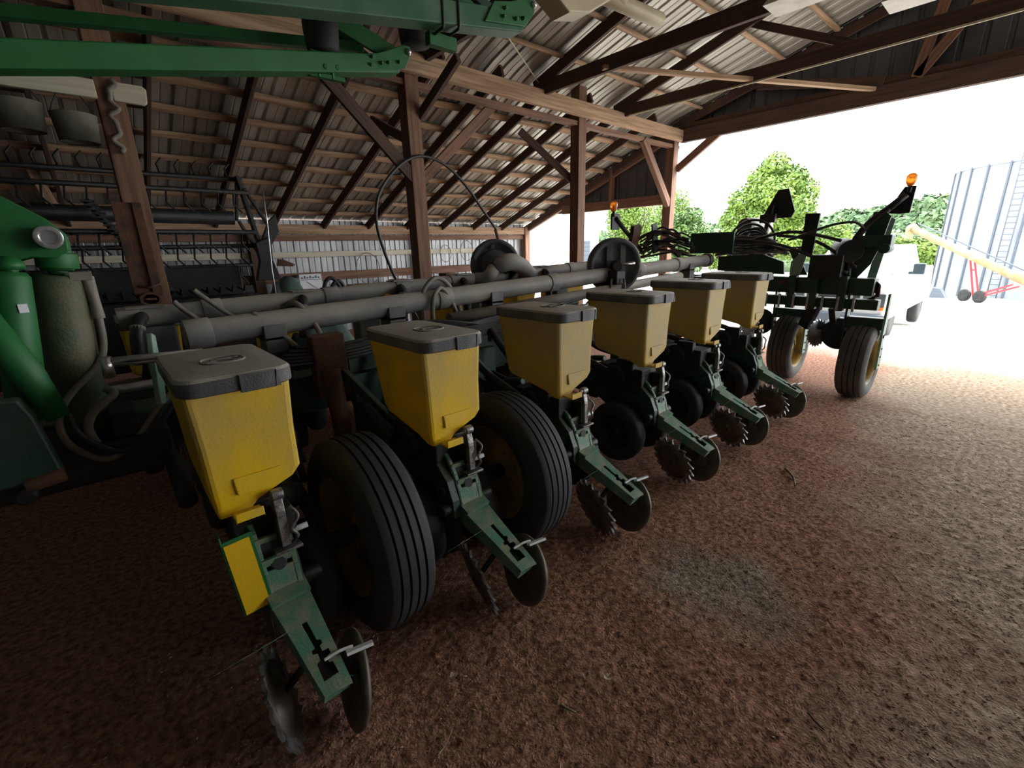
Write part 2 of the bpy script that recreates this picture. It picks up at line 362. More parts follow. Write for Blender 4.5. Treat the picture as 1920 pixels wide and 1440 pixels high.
# aisle beam: heavy doubled log-faced beam
timber('aisle_beam', (XB, YB - .12, 3.44), (XG + .15, YB - .12, 3.44), .09, .20, 'wood_light', bevel=.02)
timber('aisle_beam', (XB, YB + .03, 3.28), (XG + .1, YB + .03, 3.28), .12, .06, 'wood', bevel=.008)
# aisle rafters
for k in range(14):
    x = XG - .88 * k - .02
    timber('aisle_rafter', (x, YB - .1, zl(YB - .1) - .15), (x, YW - .03, zl(YW - .03) - .15), .045, .14, 'wood_dark')
    if k % 2 == 0 or k > 5: pass
# aisle purlins
k = 0; y = YB + .35
while y < YW:
    timber('aisle_purlin', (XB, y, zl(y) - .045), (XG + .1, y, zl(y) - .045), .12, .065, 'wood_light', up=(0, .385, 1), wob=.024); y += .44
# main purlins
y = YB - .45
while y > YR:
    timber('roof_purlin', (XB, y, zm(y) - .045), (XG + .1, y, zm(y) - .045), .10, .055, 'wood_light', up=(0, -.29, 1), wob=.02); y -= .66
# trusses
for k, x in enumerate((XG, 6.85, 5.03, 3.18, 1.33, -.52, -2.4)):
    m = 'wood_dark'
    timber('truss_chord', (x, YB + .05, zm(YB) - .14), (x, RIDGE, zm(RIDGE) - .14), .05, .14, m)
    timber('truss_chord', (x, YR, zm(YR) - .14), (x, RIDGE, zm(RIDGE) - .14), .05, .14, m)
    if x in (5.03, 6.85, XG, 3.18):
        timber('truss_tie', (x, YB + .02, 3.56), (x, YR, 3.56), .06, .16, m)
    if k in (1, 2, 3):
        timber('truss_web', (x + .04, 3.05, zm(3.05) - .12), (x + .04, 1.75, 3.56), .04, .09, m)
# gable truss webs, header, braces
timber('trim_1', (XG, YB - .1, 3.44), (XG, YR, 3.44), .11, .22, 'wood_dark')
timber('truss_web', (XG - .04, 1.55, 3.56), (XG - .04, 1.35, zm(1.35) - .1), .05, .12, 'wood')
timber('truss_web', (XG - .04, 1.55, 3.56), (XG - .04, .6, zm(.6) - .1), .05, .12, 'wood')
timber('truss_web', (XG - .04, 3.6, 3.95), (XG - .04, 1.9, 3.6), .05, .12, 'wood_dark')
timber('lateral_brace', (4.96, 3.85, 3.52), (XG - .05, 2.0, 3.52), .07, .05, 'wood_light')
timber('knee_brace', (XG, 4.95, 2.88), (XG, 4.10, 3.44), .07, .13, 'wood')
timber('knee_brace', (7.62, YB, 3.28), (8.58, YB, 2.25), .09, .13, 'wood')
timber('knee_brace', (2.0, YB - .02, 3.25), (3.02, YB - .02, 2.28), .05, .13, 'wood_dark')
timber('knee_brace', (3.16, 3.35 + .9, 3.35), (3.12, 5.0, 2.95), .05, .1, 'wood_dark')
timber('knee_brace', (3.1, 5.14, 2.25), (4.41, 5.14, 3.36), .05, .12, 'wood')
timber('knee_brace', (3.1, 5.2, 2.75), (3.1, 6.1, 3.15), .05, .1, 'wood_dark')
timber('knee_brace', (6.0, 5.1, 2.45), (5.2, 5.55, 3.2), .05, .1, 'wood_dark')
# aisle gable framing
timber('trim_2', (XG, YB, 2.37), (XG, 7.85, 2.37), .09, .19, 'wood')
timber('trim_3', (XG + .02, YB + .1, zl(YB) - .24), (XG + .02, YW, zl(YW) - .16), .09, .16, 'wood')
timber('trim_4', (XG, 6.45, 2.4), (XG, 6.45, 3.1), .15, .05, 'wood', up=(0, 1, 0))
timber('corner_post', (XG - .05, YW - .1, 0), (XG - .05, YW - .1, 2.05), .16, .16, 'wood', up=(0, 1, 0))
# side wall: plate, girts, posts
timber('wall_plate', (XB, YW - .12, 1.95), (XG, YW - .12, 1.95), .05, .17, 'wood_light')
timber('wall_plate', (XB, YW - .07, 1.80), (XG, YW - .07, 1.80), .05, .1, 'wood')
timber('wall_girt', (XB, YW - .1, 1.52), (7.75, YW - .1, 1.50), .04, .10, 'white_board', wob=0)
timber('wall_girt', (XB, YW - .07, 1.10), (XG, YW - .07, 1.10), .04, .16, 'wood')
timber('wall_girt', (XB, YW - .07, .45), (XG, YW - .07, .45), .04, .12, 'wood')
for px in (5.45, 2.15, -1.2):
    timber('wall_post', (px, YW - .2, 0), (px, YW - .2, 1.88), .16, .16, 'wood_dark', up=(0, 1, 0))

# ================================================================== PLANTER
PL = empty('planter', (2.4, 2.4, 0), 'long green row crop planter with yellow seed hoppers under charcoal lids', 'planter')
def row_unit_parts(root, dz=0):
    """builds the sub-parts of one row unit around local x = 0; y,z are world-like with y rear at 1.14"""
    kids = []
    def k(mb, name, m, bevel=0, label=None):
        o = mb.build(name, m, root, bevel)
        if label: o['label'] = label
        kids.append(o); return o
    # hopper
    h = MB()
    R8 = lambda x0, x1, y0, y1, z, r=.035: rrect(x0, x1, y0, y1, r, z + dz, 3)
    def RS(x0, x1, y0, y1, z, kx=0, ky=0, r=.02): return [(x, y, zz + kx * (x - x0) + ky * (y - y0)) for x, y, zz in rrect(x0, x1, y0, y1, r, z + dz, 3)]
    h.loft([RS(-.118, -.03, 1.53, 1.58, .722, 0, 0, .008), RS(-.124, -.002, 1.527, 1.64, .745, .05, .05, .014), RS(-.127, .115, 1.527, 1.90, .765, .13, .09), RS(-.129, .138, 1.525, 1.925, .795, .11, .06), RS(-.134, .138, 1.523, 1.955, .96), RS(-.144, .146, 1.515, 1.985, 1.13)], False)
    (lambda *a: None)([R8(-.105, -.035, 1.525, 1.60, .715, .01), R8(-.118, -.012, 1.52, 1.66, .75, .015), R8(-.125, .03, 1.525, 1.74, .785, .02), R8(-.126, .10, 1.53, 1.83, .825, .03), R8(-.128, .133, 1.53, 1.93, .865), R8(-.134, .138, 1.525, 1.99, .95), R8(-.148, .150, 1.515, 2.10, 1.15)], True)
    h.loft([R8(-.06, .025, 1.515, 1.53, .79, .004), R8(-.065, .075, 1.518, 1.535, .845, .004)], False)
    ho = k(h, 'hopper', 'yellow')
    
    t = MB(); t.box(-.085, -.005, 1.47, 1.53, .722 + dz, .732 + dz); t.box(-.085, -.005, 1.47, 1.478, .722 + dz, .75 + dz); k(t, 'hopper_latch_tab', 'yellow', .003)
    # lid
    l = MB(); r = .055
    l.loft([rrect(-.148, .150, 1.494, 2.003, .05, 1.122 + dz, 6), rrect(-.154, .156, 1.488, 2.01, .055, 1.126 + dz, 6), rrect(-.154, .156, 1.488, 2.01, .055, 1.166 + dz, 6), rrect(-.147, .149, 1.495, 2.003, .05, 1.175 + dz, 6), rrect(-.09, .093, 1.56, 1.93, .04, 1.182 + dz, 6)], True)
    l.box(.0, .095, 1.480, 1.494, 1.118 + dz, 1.171 + dz)
    l.prism([(0, 0), (.014, 0), (.007, .05)], .012, Matrix.Translation((.094, 1.484, 1.12 + dz)) @ Matrix.Rotation(PI / 2, 4, 'X'))
    lo = k(l, 'hopper_lid', 'lid'); e = lo.modifiers.new('edge', 'EDGE_SPLIT'); e.split_angle = R(24)
    # emblem: oval ring with a leaping animal in relief
    em = MB(); zc = 1.183 + dz; n = 28; cx, cy = .0, 1.69; ring = []
    for q in range(n):
        a = 2 * PI * q / n; sx = .060; sy = .052
        ring.append((math.copysign(abs(math.cos(a)) ** .7, math.cos(a)) * sx + cx, math.copysign(abs(math.sin(a)) ** .7, math.sin(a)) * sy + cy, zc))
    em.tube(ring + ring[:2], .0045, 6, False)
    deer = [(-.030, -.052), (-.022, -.030), (-.008, -.02), (-.012, .010), (-.024, .034), (-.020, .038), (-.004, .024), (.006, .034), (.004, .052), (.014, .060), (.018, .050), (.030, .058), (.020, .040), (.016, .016), (.012, -.016), (.020, -.040), (.012, -.042), (.002, -.030), (-.016, -.044)]
    em.prism([(y * .85 + cx, x * .85 + cy) for x, y in deer], .005, Matrix.Translation((0, 0, zc + .001)))
    k(em, 'lid_emblem', 'lid', 0, 'raised oval emblem of a leaping deer')
    # seed meter and housing under the hopper
    m = MB(); m.box(-.09, .075, 1.56, 1.92, .56, .73 + dz); m.lathe([(0, 0), (.07, 0), (.085, .015), (.09, .04), (.08, .055), (0, .055)], (-.13, 1.76, .67), (1, 0, 0), 24)
    m.box(-.06, .06, 1.9, 2.2, .5, .62); m.box(.02, .085, 1.50, 1.60, .60, .70 + dz); m.cyl((.08, 1.72, .66), (.15, 1.72, .62), .05); m.cyl((-.17, 1.78, .70), (-.17, 2.05, .78), .03)
    m.box(-.11, -.06, 1.62, 1.75, .7, .79 + dz); m.tube(smooth_path([(.12, 1.7, .66), (.15, 1.85, .74), (.10, 2.1, .8), (.06, 2.3, 1.0)]), .022)
    k(m, 'seed_meter', 'black', .006)
    # bare-steel bracket with hook behind the hopper
    s_ = MB(); s_.prism([(1.475, .58), (1.515, .58), (1.53, .66), (1.53, .735 + dz), (1.49, .745 + dz), (1.478, .69)], .028, YZ(.04))
    s_.lathe([(.010, 0), (.019, 0), (.019, .034), (.010, .034), (.010, 0)], (.026, 1.50, .76 + dz), (1, 0, 0), 16)
    s_.tube(smooth_path([(.07, 1.49, .71), (.085, 1.465, .68), (.06, 1.46, .645), (.075, 1.465, .61), (.06, 1.49, .575)]), .006, 8); s_.box(-.0, .085, 1.46, 1.50, .565, .575)
    k(s_, 'meter_bracket', 'dull_steel', .002, 'bare steel bracket')
    # shank: side plates in dark green
    sh = MB(); poly = [(2.02, .66), (1.86, .70), (1.70, .685), (1.58, .655), (1.51, .60), (1.465, .52), (1.445, .44), (1.45, .37), (1.56, .33), (1.72, .36), (1.88, .44), (2.02, .52)]
    for xx in (-.048, .062): sh.prism(poly, .010, YZ(xx))
    sh.box(-.05, .06, 1.95, 2.02, .45, .68)
    sh.prism([(2.06, .60), (1.95, .655), (1.80, .67), (1.66, .655), (1.56, .62), (1.49, .56), (1.455, .48), (1.45, .40), (1.50, .37), (1.54, .45), (1.62, .52), (1.76, .545), (1.9, .52), (2.03, .46)], .035, YZ(-.072))
    for (yy, zz, rr_) in ((1.53, .50, .03), (1.80, .61, .022), (1.97, .58, .02)): sh.cyl((-.10, yy, zz), (-.05, yy, zz), rr_, 14)
    k(sh, 'shank_frame', 'dgreen', .002)
    # worn green rear face: pieced strip with openings
    st = MB(); arc = [(1.585, .665), (1.535, .63), (1.497, .575), (1.467, .51), (1.447, .44)]
    for (y0, z0), (y1, z1) in zip(arc, arc[1:]):
        for xx, ww in ((-.040, .016), (.054, .016)): st.beam((xx, y0, z0), (xx, y1, z1), ww, .012, (0, 0, 1))
    for (yy, zz) in ((1.585, .665), (1.519, .605), (1.482, .545)): st.box(-.045, .058, yy - .008, yy + .008, zz - .012, zz + .012)
    st.beam((.007, 1.472, .52), (.007, 1.449, .435), .10, .012)
    st.lathe([(.018, 0), (.026, 0), (.026, .014), (.018, .014), (.018, 0)], (.007, 1.49, .53), (0, -1, .35), 16)
    k(st, 'shank_rear_strap', 'lgreen', .002)
    dk = MB(); dk.lathe([(.0, 0), (.021, 0)], (.007, 1.468, .533), (0, -1, .35), 14); dk.box(-.03, .045, 1.51, 1.56, .54, .60); k(dk, 'bolt_recess', 'cap_dark')
    lv = MB(); lv.cyl((.01, 1.525, .60), (.115, 1.50, .615), .007, 8); lv.cyl((.055, 1.512, .607), (.118, 1.498, .616), .010, 8); k(lv, 'depth_lever', 'white_tab', 0, 'pale depth adjusting lever')
    # gauge wheels and arms
    for sx in (-1, 1):
        g = MB(); c = (sx * .155, 1.69, .30); Rw = .203; w = .052
        g.lathe([(.13, -w), (.17, -w * 1.02), (.195, -w * .85), (Rw, -w * .35), (Rw, w * .35), (.195, w * .85), (.17, w * 1.02), (.13, w)], c, (1, 0, 0), 36)
        k(g, 'gauge_wheel', 'rubber')
        d = MB(); hh = -sx * .02
        d.lathe([(0, sx * .035), (.03, sx * .035), (.035, sx * .015), (.09, sx * .0), (.125, sx * .03), (.135, sx * .045)], c, (1, 0, 0), 24)
        for q in range(6):
            a = 2 * PI * q / 6; d.cyl((c[0] + sx * .02, c[1] + .06 * math.cos(a), c[2] + .06 * math.sin(a)), (c[0] + sx * .034, c[1] + .06 * math.cos(a), c[2] + .06 * math.sin(a)), .009, 8)
        k(d, 'gauge_wheel_hub', 'black')
        a_ = MB(); a_.beam((sx * .085, 1.49, .43), (sx * .09, 1.69, .30), .02, .05); a_.cyl((sx * .05, 1.485, .44), (sx * .13, 1.485, .44), .026, 12); k(a_, 'gauge_wheel_arm', 'black', .003)
        q = MB(); mt = Matrix.Translation((sx * .02, 1.78, .215)) @ Matrix.Rotation(R(4) * sx, 4, 'Z'); q.lathe([(0, 0), (.19, 0), (.195, .001), (.19, .003), (0, .003)], (0, 0, 0), (1, 0, 0), 36)
        q.v = [tuple(mt @ V(p)) for p in q.v]; k(q, 'opener_disc', 'disc')
    # closing arm: channel with top plate and keyed slot
    ar = MB(); A = V((.008, 1.455, .425)); B = V((.03, 1.13, .272)); d = (B - A).normalized(); sd = V((1, 0, 0)); u = sd.cross(d).normalized(); sd = d.cross(u)
    if u.z < 0: u = -u
    Ln = (B - A).length
    mt = Matrix(((sd.x, d.x, u.x, A.x), (sd.y, d.y, u.y, A.y), (sd.z, d.z, u.z, A.z), (0, 0, 0, 1)))
    if sd.x < 0: mt = Matrix(((-sd.x, d.x, u.x, A.x), (-sd.y, d.y, u.y, A.y), (-sd.z, d.z, u.z, A.z), (0, 0, 0, 1)))
    W0, W1 = .062, .040       # half widths
    def pl(poly): ar.prism(poly, .006, mt @ Matrix.Translation((0, 0, .012)))
    pl([(-W0, 0), (W0, 0), (.052, .13), (-.052, .13)])
    pl([(-.052, .13), (-.008, .13), (-.006, .22), (-.018, .222), (-.019, .235), (-.006, .24), (-.008, .262), (-.020, .265), (-.022, .285), (-.024, .325), (-W1, .345), (-W1, .345)][:-1])
    pl([(.008, .13), (.052, .13), (W1, .345), (.020, .325), (.020, .285), (.010, .28), (.012, .262), (.026, .258), (.026, .243), (.008, .24), (.008, .222), (.018, .218), (.018, .205), (.008, .2)])
    pl([(-W1, .345), (-.024, .322), (.02, .322), (W1, .345), (W1, Ln), (-W1, Ln)])
    for sx in (-1, 1): ar.add([(sx * W0, 0, .012), (sx * W1, Ln, .012), (sx * W1, Ln, -.035), (sx * W0, 0, -.06), (sx * (W0 - .006), 0, .012), (sx * (W1 - .006), Ln, .012), (sx * (W1 - .006), Ln, -.035), (sx * (W0 - .006), 0, -.06)], [(0, 1, 2, 3), (4, 7, 6, 5), (0, 4, 5, 1), (1, 5, 6, 2), (2, 6, 7, 3), (3, 7, 4, 0)], False, mt)
    ar.box(-W1, W1, Ln - .006, Ln, -.035, .012, mt); ar.box(-W0, W0, -.02, .04, .012, .03, mt)
    k(ar, 'closing_arm', 'lgreen', .0015)
    sl = MB(); sl.box(-.034, .034, .12, .335, -.012, -.006, mt); sl.cyl(mt @ V((-.03, .2, -.02)), mt @ V((.03, .2, -.02)), .012); k(sl, 'arm_spring', 'black')
    tl = MB(); p0 = mt @ V((.0, .27, .02)); tl.tube(smooth_path([p0, p0 + V((.05, -.004, .004)), p0 + V((.085, -.01, .0))]), .005, 8); tl.box(.06, .14, -.014, .014, -.004, .006, Matrix.Translation(p0 + V((0, -.012, 0))) @ Matrix.Rotation(R(-12), 4, 'Z') @ Matrix.Rotation(R(-25), 4, 'X')); k(tl, 'down_pressure_lever', 'white_tab', .001, 'white tab lever on closing arm')
    # closing wheels: spiked on the left, smooth on the right
    sp = MB(); Rw = .150; nt = 18; pts = []
    for i in range(nt):
        a = 2 * PI * i / nt; da = 2 * PI / nt
        for (f, rr, off) in ((.0, Rw - .012, 0), (.3, Rw + .004, 0), (.62, Rw + .014, .005), (.72, Rw - .004, 0), (.86, Rw - .016, 0)): pts.append((a + f * da, rr, off))
    vs = []; n = len(pts)
    for side in (-1, 1):
        for (a, rr, off) in pts: vs.append((side * .005 + off, rr * math.cos(a), rr * math.sin(a)))
        for (a, rr, off) in pts: vs.append((side * .005 - .004, .115 * math.cos(a), .115 * math.sin(a)))
    fs = []
    for i in range(n):
        j = (i + 1) % n
        fs += [(i, j, n + j, n + i), (2 * n + i, 3 * n + i, 3 * n + j, 2 * n + j), (i, 2 * n + i, 2 * n + j, j)]
    sp.cur = 1; sp.add(vs, fs); sp.cur = 0; sp.lathe([(0, .002), (.118, .002), (.118, -.009), (0, -.009)], (0, 0, 0), (1, 0, 0), 36); sp.lathe([(0, -.022), (.03, -.022), (.034, -.008), (.08, -.012), (.10, -.006), (.10, .0), (.03, .02), (0, .02)], (0, 0, 0), (1, 0, 0), 24)
    ms = Matrix.Translation((-.088, 1.305, .185)) @ Matrix.Rotation(R(-14), 4, 'Y') @ Matrix.Rotation(R(-14), 4, 'Z')
    sp.v = [tuple(ms @ V(p)) for p in sp.v]; k(sp, 'spiked_closing_wheel', ('disc', 'dull_steel'), 0, 'toothed steel closing wheel')
    sm = MB(); sm.lathe([(0, -.03), (.03, -.03), (.034, -.012), (.07, -.012), (.11, .004), (.142, .006), (.150, .002), (.152, -.006), (.150, -.014), (.145, -.008), (.11, -.002), (.07, -.018), (.03, .01), (0, .01)], (0, 0, 0), (-1, 0, 0), 40)
    m2 = Matrix.Translation((.105, 1.235, .165)) @ Matrix.Rotation(R(13), 4, 'Y') @ Matrix.Rotation(R(-8), 4, 'Z')
    sm.v = [tuple(m2 @ V(p)) for p in sm.v]; k(sm, 'smooth_closing_wheel', 'disc', 0, 'smooth dished steel closing wheel')
    ax = MB(); ax.cyl((-.09, 1.305, .19), (.03, 1.28, .31), .012, 10); ax.cyl((.10, 1.235, .17), (.03, 1.24, .29), .012, 10); k(ax, 'closing_wheel_axle', 'black')
    # parallel linkage to the toolbar
    pa = MB()
    for sx in (-.07, .08):
        pa.beam((sx, 1.98, .64), (sx, 2.34, .70), .016, .05); pa.beam((sx, 1.98, .50), (sx, 2.34, .55), .016, .05)
    pa.box(-.10, .11, 2.32, 2.38, .48, .88); pa.tube(smooth_path([(-.03, 1.9, .75), (-.02, 2.05, .72), (0, 2.3, .60)]), .02)
    k(pa, 'parallel_link', 'dgreen', .003)
    return kids
def make_unit(x):
    o = MB(); o.box(-.09, .10, 2.38, 2.40, .62, 1.0)
    for zz in (.64, .98):
        for xx in (-.07, .08): o.cyl((xx, 2.37, zz), (xx, 2.385, zz), .014, 8)
    u = o.build('row_unit', 'dgreen', PL, .002); u.location = (x - PL.location.x, -PL.location.y, 0)
    return u
u0 = make_unit(.255)
kids0 = row_unit_parts(u0)
NEAR = [(.255, 0), (1.025, 0), (1.80, .022), (2.59, .040), (3.38, .066), (4.21, .078)]
DUSTY = {'hopper', 'hopper_latch_tab'}
UP = {'hopper', 'hopper_latch_tab', 'hopper_lid', 'lid_emblem'}
def copy_unit(x, dz, dusty, flip=False, skip=()):
    r = u0.copy(); C.objects.link(r)
    r.location = (x - PL.location.x, -PL.location.y, 0)
    for c in kids0:
        if c.name.split('.')[0] in skip: continue
        n = c.copy(); C.objects.link(n); n.parent = r; nm = c.name.split('.')[0]
        if nm in UP: n.location.z += dz
        if dusty and nm in DUSTY:
            n.material_slots[0].link = 'OBJECT'; n.material_slots[0].material = M['yellow_dusty']
    if flip: r.rotation_euler.z = PI; r.location = (x - PL.location.x, 5.47 - PL.location.y, 0)
    return r
units = [u0]
for i, (x, dz) in enumerate(NEAR[1:]): units.append(copy_unit(x, dz, i >= 1))
for i, x in enumerate((.20, .98, 1.76, 2.55, 3.34, 4.12)): copy_unit(x, -.02 + .012 * i, False, True)

# the end unit runs without its outer gauge wheel
for c in [c for c in kids0 if c.name.startswith('gauge_wheel')]:
    if sum(v_.co.x for v_ in c.data.vertices) < 0: bpy.data.objects.remove(c)
# yellow marker panel on first unit
mb = P(); mtx = Matrix.Translation((.168, 1.455, .55)) @ Matrix.Rotation(R(-4), 4, 'Y') @ Matrix.Rotation(R(-6), 4, 'X')
mb.box(-.042, .042, 0, .006, -.13, .13, mtx); mb.box(.038, .043, -.0, .05, -.13, .13, mtx); mb.box(-.043, -.038, -.0, .05, -.13, .15, mtx); 
o = mb.put('marker_bracket', 'green', PL, .001)
mb = P(); mb.box(-.037, .033, -.003, -.001, -.126, .118, mtx); o2 = mb.put('reflector_panel', 'yellow_reflector', o, base=PL.location); o2['label'] = 'yellow reflective panel'

# tyres between the units
def tyre(root, c, axis, Rw, w, side, hubcol='rim', name='carrying_wheel', ribs=5):
    """ribbed implement tyre + dished rim; side = which face (+1/-1 along axis) carries the open dish"""
    g = P(); h = w / 2; prof = [(Rw * .60, -h * .80), (Rw * .64, -h * .92), (Rw * .78, -h * 1.02), (Rw * .90, -h * .95), (Rw * .972, -h * .79)]
    n = ribs; bw = 1.52 * h / n
    for i in range(n):
        a = -.76 * h + i * bw; cr = lambda t: Rw * (1 - .035 * (t / h) ** 2)
        if i: prof += [(cr(a) - .016, a - .003), (cr(a) - .016, a + .002), (cr(a), a + .004)]
        else: prof += [(cr(a), a)]
        prof += [(cr(a + bw) , a + bw - .006)]
    prof += [(Rw * .972, h * .79), (Rw * .90, h * .95), (Rw * .78, h * 1.02), (Rw * .64, h * .92), (Rw * .60, h * .80)]
    g.lathe(prof, c, axis, 64); t = g.put(name, 'rubber_dusty' if 'transport' in name else 'rubber', root); e = t.modifiers.new('e', 'EDGE_SPLIT'); e.split_angle = R(50)
    r = P(); s = side
    r.lathe([(Rw * .64, -s * h * .86), (Rw * .59, -s * h * .80), (Rw * .57, 0), (Rw * .57, s * h * .55), (Rw * .60, s * h * .84), (Rw * .66, s * h * .90), (Rw * .66, s * h * .86)], c, axis, 48)
    r.lathe([(Rw * .57, s * h * .1), (Rw * .48, s * h * .02), (Rw * .30, s * h * .12), (Rw * .16, s * h * .14), (Rw * .15, s * h * .3), (Rw * .09, s * h * .34), (0, s * h * .34)], c, axis, 48)
    ax = V(axis); u = ax.orthogonal().normalized(); w_ = ax.cross(u)
    for q in range(6):
        a = 2 * PI * q / 6; p = V(c) + (u * math.cos(a) + w_ * math.sin(a)) * Rw * .23; r.cyl(p + ax * s * h * .1, p + ax * s * h * .2, .012, 8)
    for q in range(3):
        a = 2 * PI * q / 3 + .5; p = V(c) + (u * math.cos(a) + w_ * math.sin(a)) * Rw * .4; tt = (u * -math.sin(a) + w_ * math.cos(a)); r.beam(p - tt * .05 + ax * s * h * .14, p + tt * .05 + ax * s * h * .18, .03, .012, ax)
    k = r.put('wheel_rim', hubcol, t, base=PL.location); return t
tyre(PL, (.635, 1.665, .400), (1, 0, 0), .402, .225, -1)
tyre(PL, (1.415, 1.675, .400), (1, 0, 0), .402, .225, -1)
for xx in (.635, 1.415):
    a = P(); a.beam((xx - .16, 1.665, .40), (xx - .16, 2.25, .62), .03, .09); a.beam((xx - .16, 2.25, .62), (xx - .16, 2.30, 1.02), .03, .10); a.cyl((xx - .17, 1.665, .40), (xx - .02, 1.665, .40), .035)
    a.cyl((xx - .13, 2.0, .62), (xx - .13, 2.28, 1.02), .032); a.cyl((xx - .13, 1.95, .55), (xx - .13, 2.0, .62), .015); a.put('lift_arm', 'black', PL, .004)
# toolbars
t = P(); t.box(-1.2, 5.45, 2.40, 2.56, .72, .90); t.put('toolbar', 'dgreen', PL, .008)
t = P(); t.box(-1.2, 5.45, 3.03, 3.17, .72, .88); t.put('toolbar', 'dgreen', PL, .008)
for xx in (-.6, .62, 2.2, 3.8, 5.2):
    t = P(); t.box(xx, xx + .12, 2.56, 3.03, .74, .88); t.put('cross_member', 'dgreen', PL, .006)
t = P(); t.tube(smooth_path([(-.5, 2.36, 1.0), (.8, 2.36, 1.01), (2, 2.38, 1.03), (3.2, 2.38, 1.05), (4.4, 2.4, 1.06)], 4), .018); t.put('drive_shaft', 'steel', PL)
t = P(); t.box(.4, 3.6, 2.30, 2.38, .97, 1.05); t.put('hopper_frame_rail', 'black', PL, .004)
# vacuum manifold pipes with collars and clips
def pipe(y, x0, z0, x1, z1, r, coll, elb, endcap=True):
    f = lambda x: z0 + (z1 - z0) * (x - x0) / (x1 - x0)
    p = P(); p.tube([(x0, y, z0), (x1, y, z1)], r, 32)
    o = p.put('vacuum_pipe', 'duct', PL)
    e = o.modifiers.new('e', 'EDGE_SPLIT'); e.split_angle = R(50)
    for x in coll:
        c = P(); c.tube([(x, y, f(x)), (x + .10, y, f(x + .10))], r + .007, 32); q = c.put('pipe_coupler', 'duct', o, .002, base=PL.location); q.modifiers.new('e', 'EDGE_SPLIT').split_angle = R(50)
    for x in elb:
        c = P(); z = f(x); c.tube(smooth_path([(x, y + .0, z), (x - .02, y - .07, z + .0), (x - .04, y - .12, z - .03), (x - .06, y - .15, z - .10), (x - .07, y - .16, z - .22)]), .030, 14); q = c.put('pipe_elbow', 'hose', o, base=PL.location)
        c = P(); c.tube([(x - .042, y - .122, z - .035), (x - .048, y - .132, z - .055)], .0325, 14); c.box(x - .07, x + .09, y - r - .006, y + r + .006, z + r - .004, z + r + .004); q = c.put('hose_clamp', 'duct', o, base=PL.location)
    return o, f
np_, nf = pipe(2.45, .245, 1.173, 5.05, 1.33, .060, (.25, 1.55, 2.55, 3.7, 4.4), ())
fp_, ff = pipe(3.10, .05, 1.205, 3.95, 1.315, .052, (.05, .42, 1.1, 1.62, 2.1, 3.0, 3.5), (.16, .97, 1.66, 2.22, 3.15))
c = P(); c.tube([(5.05, 2.45, 1.33), (5.12, 2.45, 1.332)], .072, 28); c.tube([(5.12, 2.45, 1.332), (5.125, 2.45, 1.332)], .03, 20); c.put('pipe_end_cap', 'fan', np_, .006, base=PL.location)
for x in (1.2, 1.95, 3.3, 4.6, .55):       # clips and pipe stands
    c = P(); z = nf(x); c.box(x, x + .10, 2.38, 2.40, z - .25, z - .0); c.box(x, x + .10, 2.38, 2.52, z - .075, z - .058); c.box(x, x + .1, 2.40, 2.50, .9, z - .06); c.put('pipe_bracket', 'fan', PL, .003)
for x in (.12, 1.3, 2.35, 3.3):
    c = P(); z = ff(x); c.box(x, x + .16, 3.04, 3.16, .88, z - .05); c.put('pipe_bracket', 'fan', PL, .01)
c = P(); c.tube([(1.6, 2.38, 1.09), (4.4, 2.38, 1.20)], .04, 20); c.put('supply_pipe', 'duct', PL)
# vacuum fans: big drums. near one shows its ribbed back with a bracket, far one its closed face with a scroll outlet
def fan(cx, cy, cz, Rf, axis, ribs, name='vacuum_fan'):
    g = P(); ax = V(axis).normalized(); u = V((0, 0, 1)); w = ax.cross(u)
    g.lathe([(0, -.05), (Rf * .8, -.05), (Rf * .95, -.045), (Rf, -.02), (Rf, .03), (Rf * .96, .055), (Rf * .86, .06), (Rf * .80, .045), (Rf * .74, .02), (0, .02)], (cx, cy, cz), axis, 56)
    o = g.put(name, 'fan', PL, 0)
    c0 = V((cx, cy, cz)); r = P()
    if ribs:
        for q in range(2): 
            off = w * (Rf * .22 if q else -Rf * .28); r.beam(c0 + off + u * Rf * .82 + ax * .03, c0 + off - u * Rf * .82 + ax * .03, .016, .045, w)
        r.put('stiffening_rib', 'fan', o, .003, base=PL.location)
        m = P(); m.box(-.06, .06, -.05, .05, -.06, .05, Matrix.Translation(c0 + ax * .09 - u * .09)); m.cyl(c0 + ax * .02, c0 + ax * .13, .045, 16); m.put('hydraulic_motor', 'black', o, .008, base=PL.location)
        m = P()
        for sg in (-.05, .05): m.tube([c0 + ax * .14 - u * .10 + w * sg, c0 + ax * .15 - u * .18 + w * sg * 1.2, c0 + ax * .12 - u * .28 + w * sg * 1.3], .010, 8)
        m.put('motor_bracket', 'dull_steel', o, base=PL.location); m = P()
        m.cyl(c0 + ax * .10 + u * .015, c0 + ax * .12 - w * .12 + u * .015, .009, 8); m.cyl(c0 + ax * .10 - w * .08 + u * .015, c0 + ax * .10 - w * .15 + u * .02, .016, 10)
        m.put('motor_fitting', 'steel', o, base=PL.location)
    else:
        r.lathe([(Rf * .58, .022), (Rf * .58, .045), (Rf * .5, .05), (0, .05)], c0, axis, 40); r.lathe([(Rf * .3, .045), (Rf * .28, .10), (Rf * .2, .12), (0, .12)], c0, axis, 28)
        r.beam(c0 + u * Rf * .62 + w * .02 + ax * .03, c0 + u * Rf * .78 + w * .02 + ax * .03, .03, .02, ax)
        r.put('fan_cover', 'fan', o, .003, base=PL.location)
    return o
fan(3.34, 2.42, 1.345, .23, (-.62, -.78, 0), True)
fan(2.62, 3.14, 1.375, .215, (-.60, -.8, .05), False)
